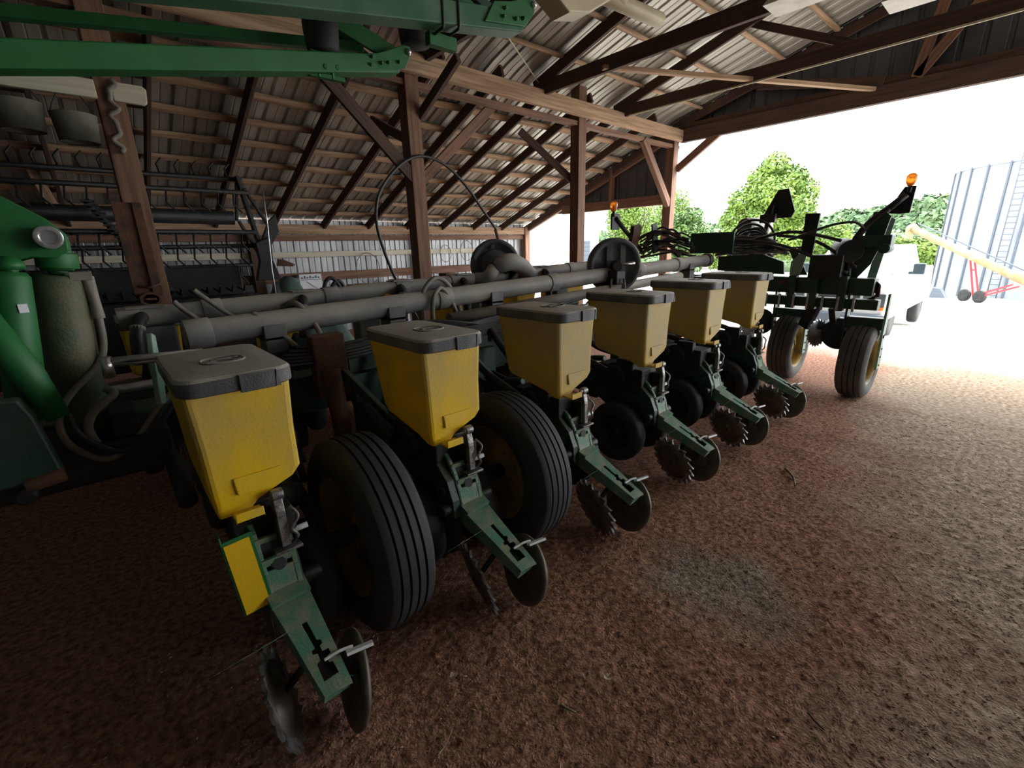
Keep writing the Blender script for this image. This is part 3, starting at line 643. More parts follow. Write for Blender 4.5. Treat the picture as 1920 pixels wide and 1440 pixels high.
c = P(); c.tube(smooth_path([(2.50, 3.00, 1.36), (2.62, 2.95, 1.40), (2.78, 2.98, 1.36), (2.95, 3.06, 1.29), (3.05, 3.10, 1.29)]), [.045, .05, .06, .066, .07, .072, .072, .072, .07, .07, .07, .07, .07, .07, .07, .068, .066, .064, .062, .06, .058, .057, .056, .056, .055], 20); c.put('fan_outlet', 'duct', PL)
c = P(); c.tube(smooth_path([(2.50, 3.02, 1.345), (2.44, 3.0, 1.30), (2.4, 3.04, 1.27), (2.35, 3.10, 1.268)]), .055, 18); c.put('fan_outlet', 'duct', PL)
# hoses
def hose(pts, r=.012, m='hose', root=PL, name='hydraulic_hose', n=8):
    p = P(); p.tube(smooth_path(pts, 6), r, n); return p.put(name, m, root)
hose([(1.44, 2.42, 1.02), (1.44, 2.42, 1.20), (1.48, 2.43, 1.30), (1.57, 2.44, 1.345), (1.66, 2.45, 1.29), (1.72, 2.45, 1.17), (1.76, 2.45, 1.02)], .014, 'hose_grey')
hose([(1.47, 2.36, 1.02), (1.48, 2.37, 1.20), (1.52, 2.38, 1.27), (1.57, 2.4, 1.285), (1.62, 2.4, 1.23), (1.67, 2.4, 1.12), (1.70, 2.4, 1.0)], .014, 'hose_grey')
hose([(.62, 2.62, 1.20), (.53, 2.45, 1.235), (.57, 2.42, 1.20), (.66, 2.38, 1.09), (.74, 2.33, .98), (.80, 2.25, .86)], .014, 'hose_grey')
hose([(.70, 2.55, 1.25), (.73, 2.45, 1.27), (.78, 2.42, 1.20), (.81, 2.36, 1.08), (.82, 2.28, .92), (.82, 2.22, .72)], .014, 'hose_grey')
for q in range(2):
    hose([(1.10 + q * .05, 3.1, 1.16), (1.11 + q * .05, 3.1, 1.27), (1.15 + q * .05, 3.1, 1.345 - q * .02), (1.20 + q * .04, 3.1, 1.33 - q * .02), (1.25 + q * .02, 3.1, 1.22), (1.29, 3.1, 1.08)], .013, 'hose')
    hose([(.29 + q * .10, 3.0, 1.285 + q * .05), (.33 + q * .12, 3.0, 1.23 + q * .04), (.40 + q * .14, 3.0, 1.16 + q * .02), (.5 + q * .16, 3.0, 1.10)], .013, 'hose_grey')
for q in range(6):
    hose([(.5 + .03 * q, 2.30, 1.0 + .015 * q), (.9, 2.27 + .012 * q, .99 + .012 * q), (1.4, 2.3, 1.03 + .016 * q), (2.0, 2.32, 1.08 - .01 * q), (2.8, 2.36, 1.03 + .02 * q)], .010, 'hose')
u_ = P(); u_.prism([(-.02, 0), (.02, 0), (.028, .12), (.02, .26), (-.006, .27), (-.018, .15)], .02, Matrix.Translation((.095, 2.12, .97)) @ Matrix.Rotation(R(60), 4, 'Z') @ Matrix.Rotation(PI / 2, 4, 'X') @ Matrix.Rotation(R(-8), 4, 'Z')); u_.put('guard_blade', 'pgreen', PL, .004)
u_ = P(); u_.cyl((-.02, 2.02, 1.175), (.25, 2.02, 1.165), .012, 8); u_.cyl((-.02, 2.1, 1.15), (.25, 2.08, 1.14), .010, 8); u_.cyl((-.025, 2.02, 1.12), (-.025, 2.02, 1.19), .016, 8); u_.put('control_rod', 'steel', PL)
# post-like mast ram beside hoses between units one and two
u_ = P(); u_.cyl((.80, 2.22, .55), (.79, 2.26, .95), .045, 16); u_.box(.72, .88, 2.26, 2.34, .80, 1.12); u_.put('lift_ram', 'rust', PL, .006)
for q, xx in enumerate((1.02, 1.78, 2.55)):
    u_ = P(); u_.beam((xx - .22, 2.36, 1.02), (xx - .02, 2.06, .66), .035, .045); u_.put('row_unit_stay', 'dgreen', PL, .004)

# ---- left centre section: folding arm, rams, guard, hoses
a = P(); poly = [(-.80, 1.30), (-.80, 1.86), (-.16, 1.70), (-.075, 1.635), (-.035, 1.585), (-.04, 1.535), (-.075, 1.51), (-.135, 1.515), (-.22, 1.49), (-.40, 1.44)]
a.prism(poly, .035, XZ(2.18)); a.prism(poly, .035, XZ(2.36)); a.box(-.8, -.45, 2.18, 2.36, 1.55, 1.6); a.put('fold_arm', 'green', PL, .004)
a = P(); a.cyl((-.078, 2.12, 1.575), (-.078, 2.42, 1.575), .034, 24); a.lathe([(.02, 0), (.036, 0), (.036, .01), (.02, .01), (.02, 0)], (-.078, 2.12, 1.575), (0, -1, 0), 24); a.put('pivot_pin', 'steel', PL, .003)
a = P(); a.cyl((-.078, 2.27, 1.575), (-.085, 2.27, 1.47), .045, 24); a.cyl((-.085, 2.27, 1.50), (-.086, 2.27, 1.42), .026, 16); a.cyl((-.075, 2.22, 1.53), (-.08, 2.22, 1.478), .055, 20); a.put('ram_eye', 'green', PL, .004)
a = P(); a.tube([(-.088, 2.25, 1.455), (-.090, 2.25, 1.44), (-.135, 2.25, .90), (-.137, 2.25, .875)], [.060, .072, .072, .06], 28); a.put('fold_ram', 'ram', PL, .003)
a = P(); a.tube([(-.19, 2.10, 1.475), (-.192, 2.10, 1.46), (-.245, 2.10, 1.03), (-.25, 2.10, 1.01)], [.04, .050, .050, .04], 24); a.cyl((-.186, 2.10, 1.44), (-.18, 2.1, 1.52), .018, 12); a.lathe([(0, .03), (.02, .028), (.034, .01), (.036, -.01), (0, -.012)], (-.182, 2.10, 1.49), (0, 0, 1), 20); o = a.put('fold_ram', 'green', PL)
lb = P(); lb.box(-.011, .011, -.0015, .0015, -.013, .013, Matrix.Translation((-.178, 2.052, 1.365)) @ Matrix.Rotation(R(18), 4, 'Z')); lb.put('ram_sticker', 'white_tab', o, base=PL.location)
a = P(); a.tube([(-.30, 2.02, 1.46), (-.21, 1.98, 1.18), (-.17, 1.96, 1.03)], [.04, .042, .03], 20); a.put('fold_ram', 'green', PL)
a = P(); a.prism([(-.40, .86), (-.40, 1.13), (-.235, 1.12), (-.215, 1.06), (-.205, .98), (-.19, .86)], .05, XZ(1.92)); a.put('ram_mount', 'dgreen', PL, .008)
a = P(); a.box(-.82, .10, 2.08, 2.4, .74, .88); a.box(-.06, .02, 2.1, 2.3, .88, .97); a.cyl((-.30, 2.02, .79), (-.30, 1.98, .79), .03); a.put('centre_frame', 'black', PL, .01)
a = P(); a.tube([(-.28, 1.90, .855), (-.19, 1.90, .865)], .022, 16); a.put('spare_link', 'rust', PL, .004)
hose([(-.015, 2.23, 1.40), (-.012, 2.22, 1.38), (-.018, 2.22, 1.22), (-.05, 2.2, 1.14), (-.14, 2.14, 1.06), (-.185, 2.1, .98), (-.17, 2.08, .89), (-.09, 2.08, .82), (.0, 2.1, .87), (.08, 2.14, .95), (.15, 2.2, 1.0)], .011, 'hose_grey')
hose([(-.16, 2.12, 1.0), (-.14, 2.08, .92), (-.05, 2.07, .84), (.05, 2.09, .88), (.14, 2.15, .97)], .010, 'hose')
hose([(-.05, 2.14, 1.06), (-.03, 2.12, 1.04), (-.09, 2.1, 1.0), (-.12, 2.1, .94), (-.11, 2.1, .88)], .014, 'hose_grey')
a = P(); a.tube([(-.005, 2.22, 1.45), (-.015, 2.22, 1.45), (-.012, 2.22, 1.36), (-.012, 2.22, 1.30)], [.02, .02, .016, .018], 12); a.box(-.06, .0, 2.19, 2.25, 1.435, 1.465); a.put('hose_fitting', 'hose_grey', PL, .003)

# ---- right end: transport wheels, end frame, marker arm, lamps
def tyre2(c): return tyre(PL, c, (0, 1, 0), .36, .24, -1, name='transport_wheel', ribs=4)
tyre2((5.46, .99, .36)); tyre2((5.76, 1.72, .36))
def fork(cx, cy, y0, y1):
    a = P(); a.box(cx - .06, cx + .04, y0, y1, .68, .79); a.put('wheel_crosshead', 'dgreen', PL, .006)
    for yy in (y0, y1):
        a = P(); a.beam((cx - .02, yy, 1.02), (cx - .02, yy, .60), .02, .10, (1, 0, 0)); a.beam((cx - .02, yy, .64), (cx, yy, .30), .02, .085, (1, 0, 0))
        for zz in (.34, .42, .5): a.cyl((cx, yy - .02, zz), (cx, yy + .02, zz), .010, 8)
        a.put('wheel_fork', 'pgreen' if yy == y0 else 'dgreen', PL, .003)
fork(5.46, .99, .845, 1.15); fork(5.76, 1.72, 1.57, 1.90)
a = P(); a.box(5.42, 5.60, .98, 3.2, .99, 1.15); a.put('end_beam', 'dgreen', PL, .006)
a = P(); a.box(5.40, 5.52, .92, 3.1, .86, .955); a.put('end_beam', 'dgreen', PL, .006)
a = P(); a.box(5.38, 5.41, 1.68, 1.78, 1.07, 1.12); a.put('data_plate', 'rust', PL)
for yy in (1.18, 1.42, 1.62): 
    a = P(); a.box(5.36, 5.44, yy, yy + .07, .84, 1.17); a.put('beam_clamp', 'dgreen', PL, .004)
a = P(); a.box(5.34, 5.62, 1.24, 1.52, 1.15, 1.37); a.cyl((5.35, 1.40, 1.17), (5.33, 1.40, 1.17), .03); a.put('valve_box', 'black', PL, .01)
a = P(); a.cyl((5.40, 1.20, 1.40), (5.75, 1.36, 1.42), .105, 28); a.put('hydraulic_drum', 'black', PL, .008)
a = P(); a.cyl((5.75, 1.15, 1.27), (5.75, 1.15, 1.48), .055, 20); a.cyl((5.9, 1.25, 1.2), (5.9, 1.25, 1.42), .05, 20); a.put('marker_canister', 'yellow', PL, .005)
a = P(); a.prism([(1.78, 1.17), (2.5, 1.20), (2.5, 1.36), (2.02, 1.38), (1.80, 1.30)], .03, YZ(5.5)); a.prism([(1.55, 1.17), (1.62, 1.17), (1.75, 1.42), (1.68, 1.44)], .03, YZ(5.45)); a.put('gusset_plate', 'dgreen', PL, .003)
a = P(); a.prism([(1.60, 1.17), (1.70, 1.17), (1.70, 1.30), (1.62, 1.40), (1.57, 1.37)], .02, YZ(5.40)); a.put('bent_guard', 'pgreen', PL, .003)
# spiked cleaner wheel and disc hanging below the beam
def spiker(cy, cz, x):
    a = P(); n = 22; vs = []; Rr = .15
    for s in (-1, 1):
        for i in range(n * 2): 
            aa = PI * i / n; rr = Rr if i % 2 else Rr - .022; vs.append((x + s * .012 + .05 * math.sin(aa) * 0, cy + rr * math.cos(aa) * .45, cz + rr * math.sin(aa)))
    m = n * 2; fs = [tuple(range(m)), tuple(range(m, 2 * m))[::-1]] + [(i, (i + 1) % m, m + (i + 1) % m, m + i) for i in range(m)]
    a.add([(vx + (vy - cy) * -1.6, vy, vz) for vx, vy, vz in vs], fs); a.cyl((x - .03, cy - .03, cz), (x + .03, cy + .03, cz), .04); a.put('row_cleaner_wheel', 'steel', PL)
spiker(1.41, .57, 5.58); spiker(2.02, .66, 5.35)
a = P(); a.cyl((5.60, 1.22, .58), (5.85, 1.30, .56), .16, 28); a.put('coulter_drum', 'black', PL, .006)
a = P(); a.cyl((5.7, 2.03, .62), (5.8, 2.09, .6), .15, 24); a.put('coulter_drum', 'black', PL, .006)
a = P(); a.beam((5.55, 1.45, .9), (5.6, 1.55, .62), .06, .12); a.beam((5.55, 1.3, .86), (5.7, 1.28, .6), .06, .1); a.put('cleaner_bracket', 'black', PL, .004)
# marker arm plates and dark arm up to the lamp
a = P(); a.prism([(1.145, 1.14), (1.21, 1.14), (1.15, 1.48), (1.10, 1.745), (1.01, 1.745), (.965, 1.70), (1.0, 1.46), (1.05, 1.28)], .02, YZ(5.50)); a.put('marker_plate', 'dgreen', PL, .002)
a = P(); a.prism([(1.045, 1.0), (1.115, 1.0), (1.075, 1.40), (1.0, 1.70), (.965, 1.68), (1.0, 1.40)], .02, YZ(5.72)); a.put('marker_plate', 'pgreen', PL, .002)
a = P(); a.box(5.44, 5.60, .92, 1.19, 1.43, 1.54); a.cyl((5.42, .96, 1.42), (5.62, .96, 1.42), .045); a.put('marker_pivot', 'dgreen', PL, .01)
a = P(); a.tube(smooth_path([(5.46, 1.21, 1.16), (5.46, 1.22, 1.38), (5.46, 1.19, 1.52), (5.48, 1.11, 1.66), (5.52, 1.0, 1.77)]), .030, 14); a.tube([(5.52, 1.0, 1.77), (5.56, .90, 1.88)], .03, 12); a.put('marker_arm', 'black', PL)
def lamp(x, y, z, s=1):
    a = P(); a.lathe([(0, 0), (.022 * s, .005), (.034 * s, .03), (.042 * s, .06), (.038 * s, .09), (.02 * s, .108), (0, .112)], (x, y, z), (0, 0, 1), 20); a.v = [(vx, vy, vz) for vx, vy, vz in a.v]; o = a.put('warning_lamp', 'amber', PL); o['label'] = 'round amber warning lamp'
    a = P(); a.cyl((x, y, z - .05), (x, y, z + .008), .016); a.put('lamp_stem', 'black', PL)
lamp(5.56, .885, 1.945)
a = P(); a.prism([(1.01, 1.73), (.93, 1.72), (.855, 1.725), (.845, 1.95), (.925, 1.95), (.96, 1.88)], .03, YZ(5.60)); a.put('reflector_board', 'black', PL, .002)
hose([(5.3, 1.72, 1.52), (5.3, 1.5, 1.60), (5.32, 1.35, 1.65), (5.36, 1.2, 1.66), (5.45, 1.14, 1.6)], .012)
# second lamp on the far end
a = P(); a.tube([(4.42, 3.2, 1.80), (4.95, 3.2, 1.45)], .025, 10); a.put('marker_arm', 'black', PL)
a = P(); a.box(4.36, 4.50, 3.2, 3.22, 1.68, 1.85); a.put('reflector_board', 'black', PL, .002)
lamp(4.38, 3.2, 1.865, 1)
a = P(); a.prism([(4.62, 1.45), (4.75, 1.45), (4.84, 1.70), (4.80, 1.74), (4.68, 1.72), (4.66, 1.62)], .05, XZ(3.15)); a.put('marker_pivot', 'rust', PL, .004)
a = P(); a.tube([(4.75, 3.15, 1.70), (4.92, 3.15, 1.86), (4.98, 3.15, 1.84), (4.84, 3.15, 1.66)], .006, 6); a.put('wire_clip', 'steel', PL)
a = P(); a.beam((4.88, 3.0, 1.74), (4.95, 3.0, 1.42), .10, .02, (0, 1, 0)); a.put('upright_flap', 'black', PL, .003)
a = P(); a.prism([(1.535, 1.36), (1.635, 1.36), (1.645, 1.77), (1.515, 1.765)], .03, YZ(5.45)); a.put('upright_flap', 'black', PL, .003)
a = P(); a.box(5.30, 5.33, 2.27, 2.77, 1.40, 1.625); a.box(5.33, 5.5, 2.27, 2.77, 1.40, 1.42); a.put('control_box_panel', 'dgreen', PL, .004)
a = P(); a.lathe([(0, 0), (.07, .005), (.105, .03), (.115, .06), (.115, .40), (.105, .44), (0, .46)], (6.55, 2.68, 1.71), (1, -.25, 0), 28); q = a.put('air_tank', 'fixture', PL)
a = P(); a.cyl((6.54, 2.682, 1.71), (6.575, 2.674, 1.71), .107, 28); a.put('tank_end', 'fan', q, .004, base=PL.location)
a = P(); a.box(6.5, 6.9, 2.4, 2.7, 1.15, 1.60); a.box(5.1, 6.9, 2.4, 2.6, .98, 1.15); a.put('tank_stand', 'black', PL, .006)
# slow-vehicle triangle seen from behind
a = P(); a.prism([(2.32, 2.12), (2.20, 2.13), (2.10, 1.86), (2.13, 1.79), (2.42, 1.79), (2.45, 1.85)], .02, YZ(6.55)); a.put('slow_vehicle_sign', 'black', PL, .002)
a = P(); a.beam((6.5, 2.35, 1.95), (6.5, 2.4, 1.55), .05, .05); a.box(6.44, 6.5, 2.28, 2.46, 1.74, 1.84); a.put('sign_post', 'black', PL, .004)
a = P(); a.lathe([(0, .01), (.022, .008), (.026, 0)], (1.52, 3.02, 1.20), (0, -1, 0), 16); a.put('round_reflector', 'amber', PL)
# hose bundles
rnd = random.Random(3)
for (cx, cy, cz, sy, sz, n) in ((5.0, 2.95, 1.47, .34, .12, 22), (5.7, 2.35, 1.44, .38, .10, 20), (5.5, 2.1, 1.40, .45, .05, 10)):
    for q in range(n):
        z0 = cz + rnd.uniform(-1, 1) * sz; pts = []; xx = cx + rnd.uniform(-.12, .12)
        y0 = cy - sy * rnd.uniform(.5, 1.1); y1 = cy + sy * rnd.uniform(.5, 1.1); am = rnd.uniform(.2, 1) * sz
        for i in range(6):
            f = i / 5; pts.append((xx + rnd.uniform(-.05, .05), y0 + (y1 - y0) * f, z0 + am * math.sin(PI * f) + rnd.uniform(-.02, .02)))
        hose(pts, rnd.choice((.009, .012, .015)), rnd.choice(('hose', 'hose', 'hose', 'hose_grey')), name='coiled_hose')
for q in range(7):
    rr = .10 + .018 * q
    hose([(5.85 - .03 * q, 2.25 - rr * math.cos(t) * (1.1 + .12 * math.sin(q * 2.3)) + .02 * math.sin(q * 5), 1.50 + rr * math.sin(t) * (1 + .2 * math.cos(q * 3.1))) for t in [PI * (1.2 - .16 * i) for i in range(9)]], .013, 'hose', name='coiled_hose')
for (p0, p1) in (((5.4, 1.2, 1.2), (5.4, 2.4, 1.55)), ((5.42, 1.3, 1.5), (5.5, 2.2, 1.52)), ((5.45, 1.15, 1.25), (5.5, 1.9, 1.57))):
    m_ = (V(p0) + V(p1)) / 2 + V((0, 0, .09)); hose([p0, tuple(m_), p1], .016, 'hose')
for q in range(7):
    yy = 1.1 + .13 * q; a = P(); a.cyl((5.36, yy, .84), (5.36, yy, .98), .012, 8); a.put('u_bolt', 'steel', PL)
a = P()
for q in range(5): a.tube(smooth_path([(5.5 + .02 * q, 1.0 + .02 * q, 1.12), (5.5, .95, 1.08 - .02 * q), (5.52, .97, .98), (5.5, 1.03, .9 + .01 * q)]), .012, 8)
a.put('fold_linkage', 'rust', PL)

# ================================================================== OVERHEAD GREEN FRAME
OV = empty('folding_implement_frame', (-1.6, 2.6, 0), 'bright green steel arms with black air springs reaching in overhead from the left', 'farm implement')
def bar(a, bb, w, h, name='arm_beam', m='green', bevel=.008):
    p = P(); p.beam(a, bb, w, h); return p.put(name, m, OV, bevel)
def ext(a, bb, x):            # point of the line a-bb at world x
    a = V(a); bb = V(bb); return a + (bb - a) * ((x - a.x) / (bb.x - a.x))
def boxbeam(a, bb, y0, y1, z0, z1, name, m='green', bevel=.006, tip=None):
    """beam whose section spans y0..y1 and z0..z1 about the line a-bb"""
    a = V(a); bb = V(bb); p = P(); r = []
    for q in (a, bb): r.append([(q.x, q.y + y0, q.z + z0), (q.x, q.y + y1, q.z + z0), (q.x, q.y + y1, q.z + z1), (q.x, q.y + y0, q.z + z1)])
    if tip:  # chamfered end: lower edge ends earlier
        r[-1][0] = tuple(V(r[-1][0]) - (bb - a).normalized() * tip); r[-1][1] = tuple(V(r[-1][1]) - (bb - a).normalized() * tip)
    p.loft(r); return p.put(name, m, OV, bevel)
b1a = ext((-.078, 2.244, 2.074), (1.447, 2.417, 2.405), -2.75); b1b = V((1.447, 2.417, 2.405))
b2b = V((1.905, 1.943, 2.55)); b2a = ext((.708, 1.93, 2.338), b2b, -2.75)
boxbeam(b1a, b1b, 0, .09, 0, .084, 'lower_arm_beam', tip=.035)
boxbeam(b2a, b2b, 0, .10, 0, .092, 'upper_arm_beam', 'green_dusty', tip=.05)
boxbeam(ext((-.051, 2.601, 2.332), (.991, 2.568, 2.47), -2.75), (1.30, 2.56, 2.51), 0, .05, 0, .045, 'middle_arm_beam')
boxbeam(ext((.708, 2.25, 2.50), (1.9, 2.262, 2.71), -2.75), (1.9, 2.262, 2.71), 0, .08, 0, .08, 'upper_arm_beam')
dirn = (b1b - b1a).normalized()
# end plates and link arms, with pivot bolts
def plate(pts, thick, name='end_plate', m='green'):
    """plate through xz points at depth y"""
    p = P(); ys = pts[0][1]; p.prism([(q[0], q[2]) for q in pts], thick, XZ(ys)); return p.put(name, m, OV, .003)
plate([(1.25, 2.405, 2.375), (1.44, 2.405, 2.42), (1.485, 2.405, 2.50), (1.475, 2.405, 2.525), (1.44, 2.405, 2.525), (1.30, 2.405, 2.46), (1.22, 2.405, 2.44)], .014)
plate([(1.08, 2.47, 2.60), (1.20, 2.47, 2.60), (1.49, 2.47, 2.515), (1.47, 2.47, 2.47), (1.40, 2.47, 2.455), (1.05, 2.47, 2.555)], .02, 'link_arm')
plate([(.98, 2.60, 2.66), (1.02, 2.60, 2.68), (1.42, 2.60, 2.47), (1.38, 2.60, 2.45)], .05, 'link_arm', 'dgreen')
plate([(1.60, 1.935, 2.52), (1.86, 1.935, 2.56), (1.92, 1.935, 2.63), (1.935, 1.935, 2.68), (1.90, 1.935, 2.695), (1.76, 1.935, 2.64), (1.66, 1.935, 2.615)], .014)
plate([(1.45, 2.15, 2.80), (1.52, 2.15, 2.82), (1.93, 2.15, 2.68), (1.90, 2.15, 2.64)], .03, 'link_arm', 'dgreen')
plate([(1.52, 2.26, 2.72), (1.56, 2.26, 2.74), (1.95, 2.26, 2.72), (1.93, 2.26, 2.67)], .03, 'link_arm', 'dgreen')
for (x, y, z) in ((1.462, 2.395, 2.497), (1.915, 1.925, 2.665), (1.40, 2.395, 2.44), (1.30, 2.395, 2.415), (1.25, 2.395, 2.43), (1.24, 2.395, 2.395), (1.34, 2.395, 2.425), (1.84, 1.925, 2.59), (1.72, 1.925, 2.60), (1.71, 1.925, 2.565), (1.79, 1.925, 2.575)):
    p = P(); big = (z in (2.497, 2.665)); p.lathe([(0, .014), (.010 if big else .006, .014), (.016 if big else .009, .0), (.016 if big else .009, -.01)], (x, y, z), (0, -1, 0), 12); p.put('pivot_bolt', 'steel' if big else 'green', OV)
# air springs
def airspring(x, y, z0, z1, r):
    p = P(); h = z1 - z0; prof = [(0, 0), (r * .75, 0)] + [(r * (.9 + .10 * math.sin(PI * t)), h * (.06 + .88 * t)) for t in [i / 10 for i in range(11)]] + [(r * .75, h), (0, h)]
    p.lathe(prof, (x, y, z0), (0, 0, 1), 32); return p.put('air_spring', 'rubber', OV)
airspring(1.02, 2.42, 2.40, 2.62, .078); airspring(1.53, 2.42, 2.545, 2.72, .09)
p = P(); p.box(.955, 1.085, 2.40, 2.50, 2.345, 2.405); p.box(.93, 1.10, 2.39, 2.42, 2.29, 2.31); p.cyl((1.0, 2.40, 2.33), (1.0, 2.36, 2.33), .012); p.cyl((1.06, 2.40, 2.34), (1.06, 2.37, 2.34), .012)
for xx in (.975, 1.04): p.cyl((xx, 2.395, 2.29), (xx, 2.395, 2.35), .009, 8)
p.put('air_spring_mount', 'green', OV, .004)
for x in (1.37, 1.455):
    z = b2b.z + (x - b2b.x) * .21 / 1.197; p = P(); y0 = b2b.y - .008 + .0
    p.tube([(x, y0 + .115, z + .10), (x, y0 - .0, z + .105), (x, y0, z + .0), (x + .003, y0 + .01, z - .012), (x + .01, y0 + .12, z - .014)], .0065, 8); p.put('u_bolt', 'dgreen', OV)
p = P(); p.box(1.35, 1.50, 2.02, 2.06, 2.40, 2.455); p.put('clamp_plate', 'green', OV, .003)
# mast beyond the frame that carries the arms
p = P(); p.box(-2.9, -2.7, 1.75, 2.75, 0, 2.45); p.box(-3.2, -2.5, 1.6, 2.9, 0, .12); p.put('mast', 'green', OV, .02)

# ================================================================== THINGS BEHIND
def single(mb, name, m, label, cat, group=None, bevel=0):
    o = mb.build(name, m, None, bevel); return tag(o, label, cat, group)
# harvester header reel against the left wall
RL = empty('harvester_reel', (.4, 6.4, 0), 'black harvester header with a spring-tine reel standing in the dark aisle at the left', 'farm implement')
for (z, y) in ((2.35, 6.35), (2.20, 6.20), (1.77, 6.15), (1.62, 6.3), (1.40, 6.5)):
    p = P(); p.tube([(-2.6, y, z), (1.52, y, z)], .024, 8); b_ = p.put('reel_bat', 'black', RL)
    p = P(); x = -2.5
    while x < 1.5: p.tube([(x, y, z), (x - .02, y - .02, z + (.10 if z > 2.25 else -.13)), (x + (.03 if z > 2.25 else .05), y - .03, z + (.16 if z > 2.25 else -.22))], .010, 5); x += .155
    q = p.put('reel_tines', 'black', b_, base=RL.location); q['kind'] = 'stuff'
p = P(); p.tube([(-2.6, 6.3, 1.98), (1.35, 6.3, 1.93)], .075, 20); p.put('reel_tube', 'black', RL)
p = P(); p.box(-2.8, 1.35, 6.45, 6.6, 1.06, 1.40); p.box(-2.8, 1.5, 6.2, 6.7, .35, 1.06); p.put('header_body', 'black', RL, .01)
p = P(); x = -2.6
while x < 1.3: p.tube([(x, 6.18, 1.16), (x + .02, 6.0, 1.13), (x + .02, 5.92, 1.2)], .012, 6); x += .12
q = p.put('cutter_fingers', 'black', RL); q['kind'] = 'stuff'
p = P(); p.beam((1.46, 6.3, 2.38), (1.58, 6.3, 1.62), .04, .10, (0, 1, 0)); p.beam((1.46, 6.32, 2.36), (1.38, 6.3, 1.9), .03, .04, (0, 1, 0)); p.beam((1.50, 6.25, 2.25), (1.72, 6.25, 1.80), .03, .05, (0, 1, 0)); p.beam((1.40, 6.3, 1.9), (1.62, 6.3, 1.35), .03, .05, (0, 1, 0))
p.prism([(1.70, 1.9), (1.79, 1.98), (1.80, 1.78), (1.72, 1.66), (1.62, 1.55), (1.60, 1.7)], .06, XZ(6.25)); p.prism([(1.50, 1.65), (1.68, 1.72), (1.66, 1.45), (1.72, 1.22), (1.45, 1.22), (1.52, 1.45)], .10, XZ(6.2)); p.put('reel_end_arm', 'black', RL, .006)
p = P(); pts = []
for i in range(26): pts.append((.38 + .05 * math.sin(i * .9) - .0, 6.05 + .02 * math.cos(i * 1.3), 1.98 - .035 * i))
p.tube([(.1 + .02 * i, 6.1, 2.05 - .036 * i) for i in range(26)], .03, 6)
for i in range(25):
    c = V((.11 + .02 * i, 6.08, 2.04 - .036 * i)); p.box(c.x - .05, c.x + .05, c.y - .03, c.y + .03, c.z - .008, c.z + .008)
p.put('drive_chain', 'black', RL)
mb = MB(); mb.prism([(0, 0), (.02, .14), (.10, .12), (.26, .02), (.22, -.02)], .03, XZ(6.1)); o = single(mb, 'red_cloth', 'rust', 'small faded red rag hanging on the black header frame end', 'rag'); o.location = (1.68, 0, 1.38); o.scale = (.8, 1, .6)
o.location.y = 0
# rusted tube leaning on the left post
SC = empty('rusted_hitch_tube', (.29, 4.2, 0), 'rusty square steel tube leaning on the left wooden post, open end low', 'steel tube')
p = P(); p.beam((.315, 4.86, 1.93), (.292, 4.42, 1.22), .10, .012, (0, 1, 0)); p.beam((.25, 4.84, 1.93), (.235, 4.40, 1.24), .014, .06, (1, 0, 0)); p.beam((.375, 4.84, 1.93), (.345, 4.40, 1.24), .014, .06, (1, 0, 0)); p.put('channel', 'rust', SC, .003)
p = P(); rr = []
for (dy, s1, s2) in ((0, .07, .042), (.16, .07, .042)):
    rr.append([(.288 + s1 * math.cos(R(22.5 + 45 * k)), 4.32 + dy, 1.215 + .052 * math.sin(R(22.5 + 45 * k))) for k in range(8)])
rin = [[(.288 + (a - .288) * .72, y, 1.215 + (z - 1.215) * .72) for a, y, z in r] for r in rr]
p.loft([rin[1], rin[0], rr[0], rr[1]], False, False); p.put('tube_end', 'rust', SC, .002)
p = P(); p.tube([(.23, 4.36, 1.31), (.29, 4.30, 1.30), (.36, 4.35, 1.32), (.38, 4.4, 1.34)], .008, 6); p.put('tie_wire', 'rust', SC)
p = P(); p.beam((.29, 4.45, 1.2), (.29, 4.5, 0), .08, .08); p.put('lower_leg', 'rust', SC, .004)
# pale pole
mb = MB(); mb.tube([(1.209, 4.45, 2.03), (1.204, 4.45, 1.8), (1.189, 4.45, 1.55), (1.177, 4.45, 1.38), (1.17, 4.45, 0)], .006, 8); single(mb, 'marker_wand', 'steel', 'thin pale whip pole standing upright behind the pipes, left of the centre post', 'pole')
# black hoop of pipe hung round the centre post
mb = MB(); mb.tube(smooth_path([(x * 1.0485, 4.928, 1.5 + (z - 1.5) * 1.0485) for x, z in ((2.72, .75), (2.49, 1.21), (2.36, 1.60), (2.33, 1.88), (2.42, 2.14), (2.68, 2.40), (2.95, 2.50), (3.25, 2.43), (3.52, 2.23), (3.75, 1.98), (3.95, 1.76))]), .017, 10); single(mb, 'plastic_pipe_hoop', 'hose', 'big hoop of black plastic pipe hung around the centre wooden post', 'pipe')
mb = MB(); mb.tube([(4.165, 4.96, 1.76), (4.6, 5.3, 1.33), (4.9, 5.5, 0)], .02, 8); single(mb, 'rusted_rod', 'rust', 'rusty rod end continuing from the black pipe hoop behind the far vacuum fan', 'rod')
# cord loops on the wall girt
for q, (x, z, r) in enumerate(((4.2, 1.25, .25), (6.7, 1.55, .18), (7.25, 1.55, .2), (7.75, 1.5, .16), (6.1, 1.5, .15))):
    mb = MB(); mb.tube([(x + r * math.cos(a), YW - .16, z + r * 1.25 * math.sin(a) - .05) for a in [2 * PI * i / 20 for i in range(21)]], .008, 6); o = single(mb, 'cord_loop', 'hose_grey', ('loop of grey hose standing by the lower rusty girt, left of the centre post', 'loop of twine on the far wall just right of the centre post, second from it', 'loop of twine on the far wall, third one right of the centre post', 'loop of twine on the far wall nearest the doorway corner post', 'loop of twine on the far wall nearest the centre post')[q], 'cord', 'loops of cord on the far wall')
